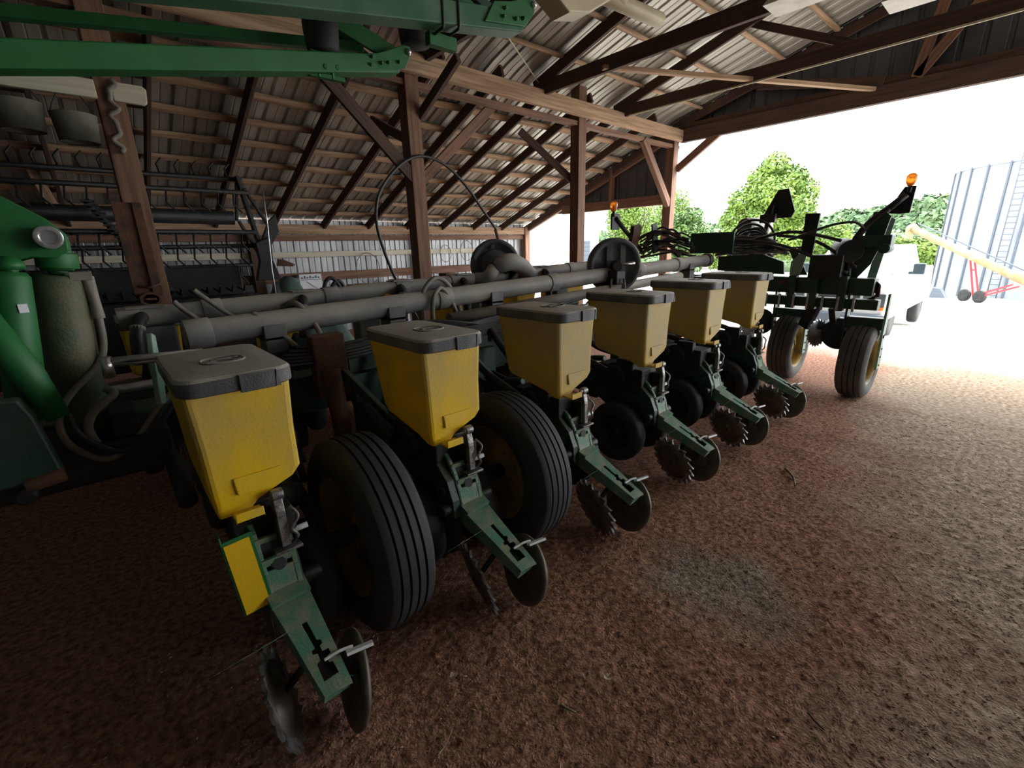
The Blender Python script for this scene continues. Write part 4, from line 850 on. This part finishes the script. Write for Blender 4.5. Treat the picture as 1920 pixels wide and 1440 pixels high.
# workbench with boxes, calendar
BN = empty('workbench', (2.9, 8.6, 0), 'low wooden bench under the far wall girt, behind the far vacuum pipe', 'bench')
p = P(); p.box(2.2, 7.9, 8.35, 8.95, .78, .82); p.put('bench_top', 'wood_light', BN, .003)
for x in (2.3, 5.0, 7.7): p = P(); p.box(x, x + .08, 8.4, 8.9, 0, .78); p.put('bench_leg', 'wood', BN, .003)
CA = empty('printed_box', (2.99, 8.95, .82), 'white printed cardboard box standing on the bench against the corrugated wall', 'box')
p = P(); p.box(2.80, 3.2, 8.94, 9.08, .82, 1.16); p.put('carton', 'cardboard', CA, .003)
p = P()
for i in range(7): p.box(2.83 + .05 * i, 2.86 + .05 * i, 8.932, 8.938, 1.08, 1.08 + .03 + .02 * (i % 2))
p.box(2.82, 3.18, 8.934, 8.938, 1.055, 1.065); p.beam((2.92, 8.936, 1.03), (3.12, 8.936, .87), .008, .008); p.put('printing', 'silo_rib', CA)
for q, (x, w, z, m, lab) in enumerate(((2.45, .22, .30, 'moss', 'grey tin can beside the white printed box on the bench'), (3.6, .35, .12, 'wood_light', 'short wooden offcut lying on the bench right of the white printed box'), (4.5, .3, .16, 'wood_light', 'wooden block on the bench, second to the right of the white printed box'), (5.7, .3, .22, 'rust', 'rusty tin on the bench just right of the centre post'), (6.4, .4, .14, 'wood_light', 'wooden block on the bench between centre post and far fan'))):
    mb = MB(); mb.box(x, x + w, 8.5, 8.8, .82, .82 + z); single(mb, 'tin_can' if m in ('moss', 'rust') else 'wood_block', m, lab, 'tin' if m in ('moss', 'rust') else 'wood block', None, .01)
# leaning board in the back, barrel-like tins on a shelf, top left
timber('loose_board', (-.37, 8.0, 2.95), (-.16, 8.0, 2.1), .10, .03, 'wood_light', up=(0, 1, 0), kind=None)
o = bpy.data.objects[-1] if False else None
for ob in C.objects:
    if ob.name.startswith('loose_board'): tag(ob, 'pale board leaning against the roof in the dark upper left corner', 'board')
# tarp heap
mb = MB(); n = 60; vs = []; fs = []
for j in range(n):
    for i in range(n):
        u = i / (n - 1); v_ = j / (n - 1); x = .95 + 1.3 * u; y = 4.6 + 1.25 * v_
        h = math.sin(PI * u) ** .7 * math.sin(PI * v_) ** .6; z = .0 + 1.08 * h + .16 * mn.noise(V((x * 5, y * 3, 2))) * h + .14 * abs(mn.noise(V((x * 9, y * 5, 5)))) * h
        z += .22 * math.exp(-((x - 1.45) ** 2 + (y - 5.2) ** 2) / .03)
        vs.append((x, y, max(z, 0)))
for j in range(n - 1):
    for i in range(n - 1): fs.append((j * n + i, j * n + i + 1, (j + 1) * n + i + 1, (j + 1) * n + i))
mb.add(vs, fs, True); o = single(mb, 'tarpaulin_heap', 'tarp', 'crumpled grey-green tarpaulin heaped behind the left end of the vacuum pipes', 'tarpaulin'); sd_ = o.modifiers.new('s', 'SOLIDIFY'); sd_.thickness = .01
mb = MB(); 
for (x, y, z, r) in ((.80, 4.75, .96, .14), (.60, 4.8, .92, .15), (.86, 5.1, .96, .12)):
    mb.lathe([(0, -r * .8), (r * .7, -r * .7), (r, -r * .1), (r * .85, r * .5), (r * .3, r * .75), (0, r * .8)], (x, y, z), (0, 0, 1), 16)
mb.box(.45, .93, 4.6, 5.2, 0, .84); single(mb, 'sack_pile', 'sack', 'brown sacking piled on a crate left of the grey-green tarpaulin', 'sacks')
# buckets hung high on the left
for q, (x, y, z, lab) in enumerate(((-.14, 4.86, 2.37, 'dusty galvanised bucket hung at the far upper left edge'), (.14, 4.86, 2.33, 'darker dented bucket hung just left of the left post'))):
    b_ = empty('bucket', (x, y, z), lab, 'bucket')
    p = P(); p.lathe([(0, .01), (.11, .01), (.115, 0), (.13, .18), (.135, .185), (.125, .18), (.105, .02)], (x, y, z), (0, 0, 1), 24); p.put('pail', 'moss', b_)
    p = P(); p.tube(smooth_path([(x - .13, y, z + .17), (x - .07, y, z + .30), (x, y, z + .36), (x + .07, y, z + .30), (x + .13, y, z + .17)]), .004, 6); p.put('handle', 'black', b_)
timber('hanging_rail', (-2.5, 4.85, 2.68), (.3, 4.85, 2.70), .05, .12, 'white_board')
mb = MB(); mb.prism([(.40, 2.66), (.585, 2.655), (.605, 2.675), (.615, 2.77), (.59, 2.79), (.40, 2.79)], .035, XZ(4.93)); single(mb, 'board_offcut', 'white_board', 'short pale board end nailed to the left post below the green arms', 'board', None, .006)
mb = MB(); pts = [(.40 - .002 * i + .012 * math.sin(i * 1.7), 4.915, 2.80 - .024 * i) for i in range(22)]
mb.tube(smooth_path([(x + .02 * math.sin(i), y - .01, z) for i, (x, y, z) in enumerate(pts)], 2), .018, 7); single(mb, 'twine_hank', 'hose_grey', 'hank of frayed twine hanging down the left post', 'twine')
# cream auger tube and lamp under the roof, white lamp reflectors
CR = empty('cream_conveyor_tube', (2.6, 2.0, 2.95), 'cream painted auger tube slung overhead at the top centre', 'auger tube')
p = P(); p.cyl((2.55, 2.03, 2.93), (3.16, 1.99, 2.935), .045, 20); p.cyl((2.2, 1.9, 3.1), (2.75, 2.0, 2.95), .05, 18); p.put('tube', 'cream', CR, .002)
p = P(); p.prism([(2.08, 2.82), (2.25, 2.74), (2.42, 2.78), (2.62, 2.90), (2.60, 3.02), (2.1, 3.05)], .14, XZ(2.05)); p.put('end_housing', 'cream', CR, .01)
p = P(); p.cyl((2.5, 2.02, 2.95), (2.5, 2.02, 3.85), .008, 6); p.put('hanger_wire', 'steel', CR)
for q, (x, y, lab, dz) in enumerate(((4.85, 1.80, 'white lamp reflector under the roof, left of the two', 3.42), (5.25, 1.05, 'white lamp reflector under the roof at the top edge, right of the two', 3.30))):
    f_ = empty('lamp_reflector', (x, y, dz), lab, 'light fixture', 'roof lamps')
    p = P(); p.loft([[(x - .16, y - .25, dz), (x + .16, y - .25, dz), (x + .16, y + .18, dz), (x - .16, y + .18, dz)], [(x - .08, y - .18, dz + .12), (x + .08, y - .18, dz + .12), (x + .08, y + .11, dz + .12), (x - .08, y + .11, dz + .12)]]); p.put('reflector_shell', 'fixture', f_, .006)
    p = P(); p.cyl((x, y - .03, dz + .12), (x, y - .03, zm(y) - .03), .012, 8); p.put('hanger', 'steel', f_)
# pale strip added as the tie's lit underside, and twine from the beam
mb = MB(); mb.tube([(6.81, 4.75, 3.475), (6.81, -4, 3.475)], .012, 6); single(mb, 'lit_tie_edge', 'white_board', 'pale strip added for the light on the underside of the nearest-to-door roof tie', 'lit edge strip')
mb = MB(); mb.tube([(3.20, 4.1, 3.97), (4.95, 4.9, 3.62)], .008, 6); single(mb, 'twine_line', 'white_board', 'pale twine stretched under the roof sheets above the heavy beam', 'twine')

# ================================================================== OUTSIDE
def leafcloud(name, blobs, n, size, m, parent=None, seed=1, shell=.55):
    rn = random.Random(seed); vs = []; fs = []; wts = [b[3] * b[4] * b[5] for b in blobs]
    for i in range(n):
        b_ = rn.choices(blobs, wts)[0]
        while True:
            d = V((rn.gauss(0, 1), rn.gauss(0, 1), rn.gauss(0, 1)))
            if d.length > .01: break
        d.normalize(); rr = shell + (1 - shell) * rn.random() ** .6; rr *= 1 + .22 * mn.noise(d * 2.2 + V((seed, b_[0], 0)))
        c = V((b_[0] + d.x * b_[3] * rr, b_[1] + d.y * b_[4] * rr, b_[2] + d.z * b_[5] * rr))
        a = V((rn.gauss(0, 1), rn.gauss(0, 1), rn.gauss(0, .6))).normalized() * size * rn.uniform(.6, 1.3); e = a.cross(d).normalized() * size * .55
        if e.length < 1e-4: continue
        k = len(vs); vs += [tuple(c - a), tuple(c + e), tuple(c + a), tuple(c - e)]; fs.append((k, k + 1, k + 2, k + 3))
    me = bpy.data.meshes.new(name); me.from_pydata(vs, [], fs); me.materials.append(M[m]); o = bpy.data.objects.new(name, me); C.objects.link(o)
    if parent: o.parent = parent; o.location = -V(parent.location)
    return o
def tree(x, y, h, rad, label, m='leaf', n=8000, size=.13, seed=1, blobs=None, cat='tree', group=None):
    z0 = gz(x); t = empty('broadleaf_tree', (x, y, z0), label, cat, group)
    if not blobs:
        rn = random.Random(seed); blobs = [(x, y, z0 + h * .62, rad * .8, rad * .8, h * .36)]
        for i in range(9):
            a = rn.uniform(0, 2 * PI); f = rn.uniform(.25, .95); w = rad * (1 - .55 * abs(f - .4)); blobs.append((x + math.cos(a) * w * .6, y + math.sin(a) * w * .6, z0 + h * f, rad * .38, rad * .38, h * .14))
    leafcloud('foliage', blobs, n, size, m, t, seed)
    p = P(); p.tube([(x, y, z0), (x + .05, y, z0 + h * .35), (x, y, z0 + h * .8)], [h * .03, h * .022, h * .006], 10)
    for i in range(6):
        a = i * 1.1; p.tube([(x, y, z0 + h * (.3 + .07 * i)), (x + math.cos(a) * rad * .6, y + math.sin(a) * rad * .6, z0 + h * (.5 + .07 * i))], [h * .012, h * .003], 6)
    p.put('trunk', 'bark', t); return t
bt = []
for (px, py, pz, r_) in ((10.9, 0, 5.6, .95), (11.5, 0, 4.9, 1.0), (10.2, 0, 4.9, 1.0), (9.6, 0, 4.2, 1.0), (12.2, 0, 3.9, 1.05), (10.8, 0, 4.0, 1.4), (9.3, 0, 3.2, 1.0), (12.6, 0, 2.9, 1.1), (11, 0, 2.6, 1.7), (10.0, 0, 2.2, 1.3), (9.7, 0, 1.5, 1.3), (12.0, 0, 1.8, 1.4)):
    bt.append((30 + random.uniform(-.8, .8), px * 1.0, pz, r_, r_ * .85, r_ * .8))
tree(30, 10.9, 7.5, 2.0, 'tall bright green broadleaf tree behind the planter, standing above the tree line', 'leaf', 22000, .115, 5, bt)
tree(34, 8.6, 4.1, 1.6, 'bright yellow-green bush in front of the tall tree, to its right', 'leaf', 5000, .11, 11)
tree(41, 28.0, 9.6, 3.0, 'bright green tree seen under the aisle header beside the white building', 'leaf', 12000, .13, 12)
tree(52, 29.8, 10.6, 3.2, 'bright green tree seen under the aisle header, left of the gable post', 'leaf', 12000, .13, 13)
tree(46, 24.5, 7.2, 2.6, 'rounded green tree just right of the gable post', 'leaf_dark', 9000, .16, 14)
tree(40, 17.5, 4.9, 1.8, 'small green tree between the gable post and the tall tree', 'leaf', 6000, .13, 15)
tree(58, 7.6, 4.6, 3.0, 'yellow-green bushy tree left of the steel bin', 'leaf', 8000, .18, 16)
tree(62, 3.6, 3.6, 2.4, 'low yellow-green bush at the foot of the steel bin', 'leaf', 6000, .18, 17)
# wooded hills
def hill(name, x, y0, y1, hts, label, n, m, seed):
    rn = random.Random(seed); bl = []; k = len(hts)
    for i in range(int(abs(y1 - y0) / 3.2)):
        f = i / max(1, int(abs(y1 - y0) / 3.2) - 1); y = y0 + (y1 - y0) * f; q = f * (k - 1); j = min(int(q), k - 2); h = hts[j] + (hts[j + 1] - hts[j]) * (q - j); h += rn.uniform(-.9, .9)
        for r_ in range(4):
            zz = -5 + (h + 5) * (r_ + 1) / 4 - 1.5; bl.append((x - 9 * (3 - r_) + rn.uniform(-3, 3), y + rn.uniform(-1.5, 1.5), zz, 4, 3.6, 3.0))
    o = leafcloud(name, bl, n, .85, m, None, seed, .8); return tag(o, label, 'woodland', None, 'stuff')
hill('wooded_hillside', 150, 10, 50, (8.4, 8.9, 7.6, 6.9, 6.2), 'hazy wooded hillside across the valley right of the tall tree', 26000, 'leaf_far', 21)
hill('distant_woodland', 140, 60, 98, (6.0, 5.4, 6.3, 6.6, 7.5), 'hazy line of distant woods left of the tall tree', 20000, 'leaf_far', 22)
# steel grain bin
SB = empty('grain_bin', (43, -.7, gz(43)), 'tall pale galvanised grain bin with vertical stiffeners at the right edge', 'grain bin')
p = P(); cx, cy, Rr, zb, zt = 43, -.75, 5.35, -2.6, 5.35
prof = [(Rr, zb)]; z = zb
while z < zt: prof += [(Rr + .02, z + .03), (Rr - .01, z + .10)]; z += .14
p.lathe(prof + [(Rr + .07, zt), (Rr + .07, zt + .06)], (cx, cy, 0), (0, 0, 1), 96); p.put('bin_wall', 'silo', SB)
p = P(); p.lathe([(Rr + .06, zt + .05), (1.0, zt + 2.1), (0, zt + 2.2)], (cx, cy, 0), (0, 0, 1), 64); p.put('bin_roof', 'silo', SB)
for i in range(30):
    a = 2 * PI * i / 30 + .1; c, s_ = math.cos(a), math.sin(a)
    if c < .25: p = P(); p.beam((cx + c * (Rr + .05), cy + s_ * (Rr + .05), zb), (cx + c * (Rr + .05), cy + s_ * (Rr + .05), zt + .1), .09, .09, (-s_, c, 0)); p.put('stiffener', 'silo_rib', SB)
p = P(); a = R(158); c, s_ = math.cos(a), math.sin(a); q0 = V((cx + c * (Rr + .35), cy + s_ * (Rr + .35), 0)); tg = V((-s_, c, 0)) * .22
for sg in (-1, 1): p.cyl(tuple(q0 + tg * sg + V((0, 0, zb))), tuple(q0 + tg * sg + V((0, 0, zt + .9))), .03, 6)
z = zb
while z < zt + .5: p.cyl(tuple(q0 - tg + V((0, 0, z))), tuple(q0 + tg + V((0, 0, z))), .02, 6); z += .3
p.put('ladder', 'silo_rib', SB)
p = P(); q1 = q0 + V((-.3, -.9, 0)); p.box(q1.x - .3, q1.x + .5, q1.y - .8, q1.y + .5, 4.55, 4.62); p.beam(tuple(q1 + V((-.3, -.6, 4.6))), tuple(q1 + V((.2, -.6, 3.9))), .06, .06); p.put('ladder_platform', 'silo_rib', SB)
# transport auger
AU = empty('grain_auger', (29, 1.6, gz(29)), 'long pale yellow grain auger sloping down in front of the grain bin', 'grain auger')
p = P(); p.tube([(31, 4.475, 1.97), (27, .0, -.30)], .16, 16); p.put('auger_tube', 'auger_yellow', AU)
p = P(); p.tube([(31.15, 4.6, 2.05), (31.0, 4.45, 1.9)], .24, 12); p.box(30.9, 31.2, 4.45, 4.75, 1.5, 1.9); p.put('discharge_head', 'auger_yellow', AU, .02)
p = P(); p.tube([(30.9, 4.3, 2.2), (27.0, -.1, 0.0)], .03, 6); p.put('truss_cable', 'silo_rib', AU)
gg = gz(29.2)
for (a, b_) in (((29.0, 1.9, .65), (29.1, 1.45, gg + .25)), ((29.25, 2.05, .65), (29.4, 1.65, gg + .25)), ((29.1, 1.45, gg + .25), (27.6, .3, -.45)), ((29.4, 1.65, gg + .25), (27.8, .5, -.40)), ((29.05, 1.75, .1), (29.3, 1.9, .1))):
    p = P(); p.beam(a, b_, .06, .06); p.put('undercarriage_strut', 'red', AU)
for (x, y) in ((29.0, 1.42), (29.5, 1.95)):
    p = P(); p.lathe([(.10, -.08), (.2, -.09), (.27, -.06), (.27, .06), (.2, .09), (.10, .08), (0, .05), (0, -.05), (.1, -.08)], (x, y, gg + .27), (.75, -.66, 0), 20); p.put('auger_wheel', 'rubber', AU)
# scoop hopper by the bin
BH = empty('steel_hopper', (34, 3.7, gz(34)), 'grey steel hopper box at the foot of the grain bin beside the auger wheels', 'hopper')
p = P(); g_ = gz(34); p.prism([(2.9, g_), (3.6, g_), (3.5, g_ + .55), (3.2, g_ + .5)], .9, YZ(34)); p.put('hopper_box', 'silo_rib', BH, .01)
p = P(); p.lathe([(0, -.1), (.3, -.1), (.3, .1), (0, .1)], (34, 4.0, g_ + .3), (1, -.3, 0), 20); p.put('hopper_wheel', 'silo_rib', BH)
# white building beyond the aisle doorway
WB = empty('white_farm_building', (22, 18, gz(22)), 'white sided farm building seen through the low aisle doorway', 'building')
def wbp(u, v_): return (24 + u * -.612 + v_ * .79, 18.6 + u * .79 + v_ * .612)
p = P(); fp = [wbp(0, 0), wbp(14, 0), wbp(14, 8), wbp(0, 8)]
p.loft([[(x, y, gz(24) - .6) for x, y in fp], [(x, y, 4.6) for x, y in fp]]); p.put('wall', 'siding', WB)
rp = [wbp(-.3, -.3), wbp(14.3, -.3), wbp(14.3, 8.3), wbp(-.3, 8.3)]; rt = [wbp(-.3, 3.9), wbp(14.3, 3.9), wbp(14.3, 4.1), wbp(-.3, 4.1)]
p = P(); p.loft([[(x, y, 4.6) for x, y in rp], [(x, y, 6.8) for x, y in rt]]); p.put('roof', 'siding', WB)
for q, (u, z) in enumerate(((.5, .2), (3.4, -.6), (5.8, -.6), (8.2, -.4))):
    p = P(); c = [wbp(u, -.05), wbp(u + .9, -.05), wbp(u + .9, .02), wbp(u, .02)]; p.loft([[(x, y, z) for x, y in c], [(x, y, z + 1.7) for x, y in c]])
    for i in range(7):
        c = [wbp(u, -.1), wbp(u + .9, -.1), wbp(u + .9, -.05), wbp(u, -.05)]; p.loft([[(x, y, z + .1 + i * .25) for x, y in c], [(x, y, z + .14 + i * .25) for x, y in c]])
    p.put('louvre_panel', 'silo_rib' if q == 0 else 'fixture', WB)
# white pickup truck facing the barn
TR = empty('pickup_truck', (12.4, 2.6, -.4), 'white pickup truck parked outside, just beyond the right end of the planter', 'truck')
g_ = -.36
p = P(); y0, y1 = 1.70, 3.50
p.loft([[(10.9, y0 + .06, g_ + .42), (10.9, y1 - .06, g_ + .42), (10.9, y1 - .06, g_ + .95), (10.9, y0 + .06, g_ + .95)], [(11.0, y0, g_ + .38), (11.0, y1, g_ + .38), (11.0, y1 - .05, g_ + 1.05), (11.0, y0 + .05, g_ + 1.05)], [(12.3, y0, g_ + .38), (12.3, y1, g_ + .38), (12.3, y1 - .05, g_ + 1.18), (12.3, y0 + .05, g_ + 1.18)], [(16, y0, g_ + .38), (16, y1, g_ + .38), (16, y1 - .05, g_ + 1.2), (16, y0 + .05, g_ + 1.2)]]); p.put('truck_body', 'white', TR, .03, 3)
p = P(); p.loft([[(12.2, y0 + .08, g_ + 1.18), (12.2, y1 - .08, g_ + 1.18), (14.3, y1 - .08, g_ + 1.18), (14.3, y0 + .08, g_ + 1.18)], [(12.95, y0 + .22, g_ + 1.74), (12.95, y1 - .22, g_ + 1.74), (14.1, y1 - .22, g_ + 1.74), (14.1, y0 + .22, g_ + 1.74)]]); p.put('cab', 'white', TR, .03, 3)
p = P(); p.loft([[(12.27, y0 + .2, g_ + 1.22), (12.27, y1 - .2, g_ + 1.22), (12.32, y1 - .2, g_ + 1.22), (12.32, y0 + .2, g_ + 1.22)], [(12.86, y0 + .3, g_ + 1.67), (12.86, y1 - .3, g_ + 1.67), (12.9, y1 - .3, g_ + 1.67), (12.9, y0 + .3, g_ + 1.67)]]); p.put('windscreen', 'glass_dark', TR)
p = P(); p.box(10.86, 10.91, y0 + .45, y1 - .45, g_ + .62, g_ + .9); p.put('grille', 'black', TR, .01)
for (a, b_) in ((y0 + .05, y0 + .40), (y1 - .40, y1 - .05)):
    p = P(); p.box(10.86, 10.92, a, b_, g_ + .64, g_ + .88); p.put('headlamp', 'glass_dark', TR, .01)
p = P(); p.box(10.78, 10.92, y0, y1, g_ + .30, g_ + .50); p.put('bumper', 'silo_rib', TR, .03)
p = P(); p.box(10.85, 10.9, y0 + .05, y0 + .15, g_ + .58, g_ + .64); p.put('turn_signal', 'amber', TR)
for y in (y0 - .22, y1 + .04):
    p = P(); p.box(12.45, 12.6, y, y + .19, g_ + 1.16, g_ + 1.38); p.box(12.5, 12.55, y if y > 2 else y + .15, (y + .02) if y > 2 else y + .26, g_ + 1.16, g_ + 1.22); p.put('door_mirror', 'glass_dark', TR, .02)
for (x, y) in ((11.75, y0 + .02), (11.75, y1 - .24), (15.1, y0 + .02), (15.1, y1 - .24)):
    p = P(); p.lathe([(0, 0), (.2, 0), (.22, .0), (.36, .02), (.38, .06), (.38, .16), (.36, .20), (.22, .22), (0, .22)], (x, y, g_ + .30 - .07 * (x - 11.75) * .3), (0, 1, 0), 28); p.put('wheel', 'rubber', TR)

# ================================================================== GROUND LITTER
def chip_field(name, n, x0, x1, y0, y1, m, smin, smax, flat, label, cat, seed, dens=lambda x, y: 1):
    rn = random.Random(seed); mb = MB()
    cnt = 0
    while cnt < n:
        x = rn.uniform(x0, x1); y = rn.uniform(y0, y1)
        if rn.random() > dens(x, y): continue
        cnt += 1; s = rn.uniform(smin, smax); L_ = s * rn.uniform(1, 2.4); z = clod(x, y) * edge_fade(x, y) + s * .25
        mt = Matrix.Translation((x, y, z)) @ Matrix.Rotation(rn.uniform(0, 6.28), 4, 'Z') @ Matrix.Rotation(rn.gauss(0, .35), 4, 'Y') @ Matrix.Rotation(rn.gauss(0, .35), 4, 'X')
        mb.add([(-L_, 0, -s * .1), (-L_ * .2, -s * rn.uniform(.5, .9), 0), (L_, 0, -s * .1), (L_ * .1, s * rn.uniform(.5, .9), 0), (0, 0, s * flat)], [(0, 1, 4), (1, 2, 4), (2, 3, 4), (3, 0, 4), (0, 3, 2, 1)], False, mt)
    o = mb.build(name, m); return tag(o, label, cat, None, 'stuff')
dens = lambda x, y: max(.06, min(1, 1.25 - .22 * math.hypot(x, y - .8))) if y > -1.2 else .3
chip_field('bark_chips', 42000, -.5, 5.3, -1.5, 2.1, 'chips', .0015, .0055, .6, 'red-brown bark and soil crumbs scattered over the dirt floor', 'bark chips', 31, dens)
chip_field('pale_chips', 3200, -.5, 5.3, -1.5, 2.1, 'straw', .0015, .0055, .25, 'pale straw bits and wood chips scattered over the dirt floor', 'wood chips', 32, dens)
def twig(pts, r, m, label, name='twig', cat='twig'):
    mb = MB(); k = len(pts); q = smooth_path([(x, y, z + .004 + r) for x, y, z in pts], 3); mb.tube(q, [r * (1 - .6 * i / len(q)) for i in range(len(q))], 6)
    return single(mb, name, m, label, cat, 'twigs on the dirt floor')
for pts, r, m, label in (
    (((3.255, .879, 0), (3.16, .80, 0), (3.041, .753, 0)), .010, 'stick', 'dark stubby stick on the dirt floor out from the fourth and fifth row units'),
    (((1.459, .217, 0), (1.442, .189, 0), (1.434, .164, 0)), .004, 'bark', 'small dark twig near the bottom edge of the photo, right of centre'),
    (((2.529, .219, 0), (2.465, .153, 0), (2.38, .107, 0)), .002, 'straw', 'thin curved straw on the greyer soil at the right'),
    (((.485, .943, 0), (.53, .955, 0), (.573, .984, 0)), .002, 'straw', 'pale straw near the bottom edge, in front of the first tyre'),
    (((.882, .794, 0), (.90, .739, 0)), .005, 'stick', 'short brown bark strip near the bottom centre'),
    (((1.512, .811, 0), (1.54, .82, 0), (1.562, .815, 0)), .003, 'straw', 'pale husk on the greyish patch below the third row unit')):
    twig(pts, r, m, label)
for q, (x, y, r, lab) in enumerate(((1.028, .80, .016, 'left one of two pale crumpled leaves at the bottom centre'), (1.08, .745, .015, 'right one of two pale crumpled leaves at the bottom centre'), (.68, 1.13, .014, 'pale dry leaf in front of the first tyre'))):
    mb = MB(); vs = []; rn = random.Random(q + 40)
    for i in range(7):
        a = 2 * PI * i / 7; rr = r * rn.uniform(.6, 1.3); vs.append((x + rr * math.cos(a), y + rr * math.sin(a), .012 + rn.uniform(0, .012)))
    vs.append((x, y, .010)); mb.add(vs, [(i, (i + 1) % 7, 7) for i in range(7)]); o = single(mb, 'dry_leaf', 'straw', lab, 'leaf'); o.modifiers.new('s', 'SOLIDIFY').thickness = .001
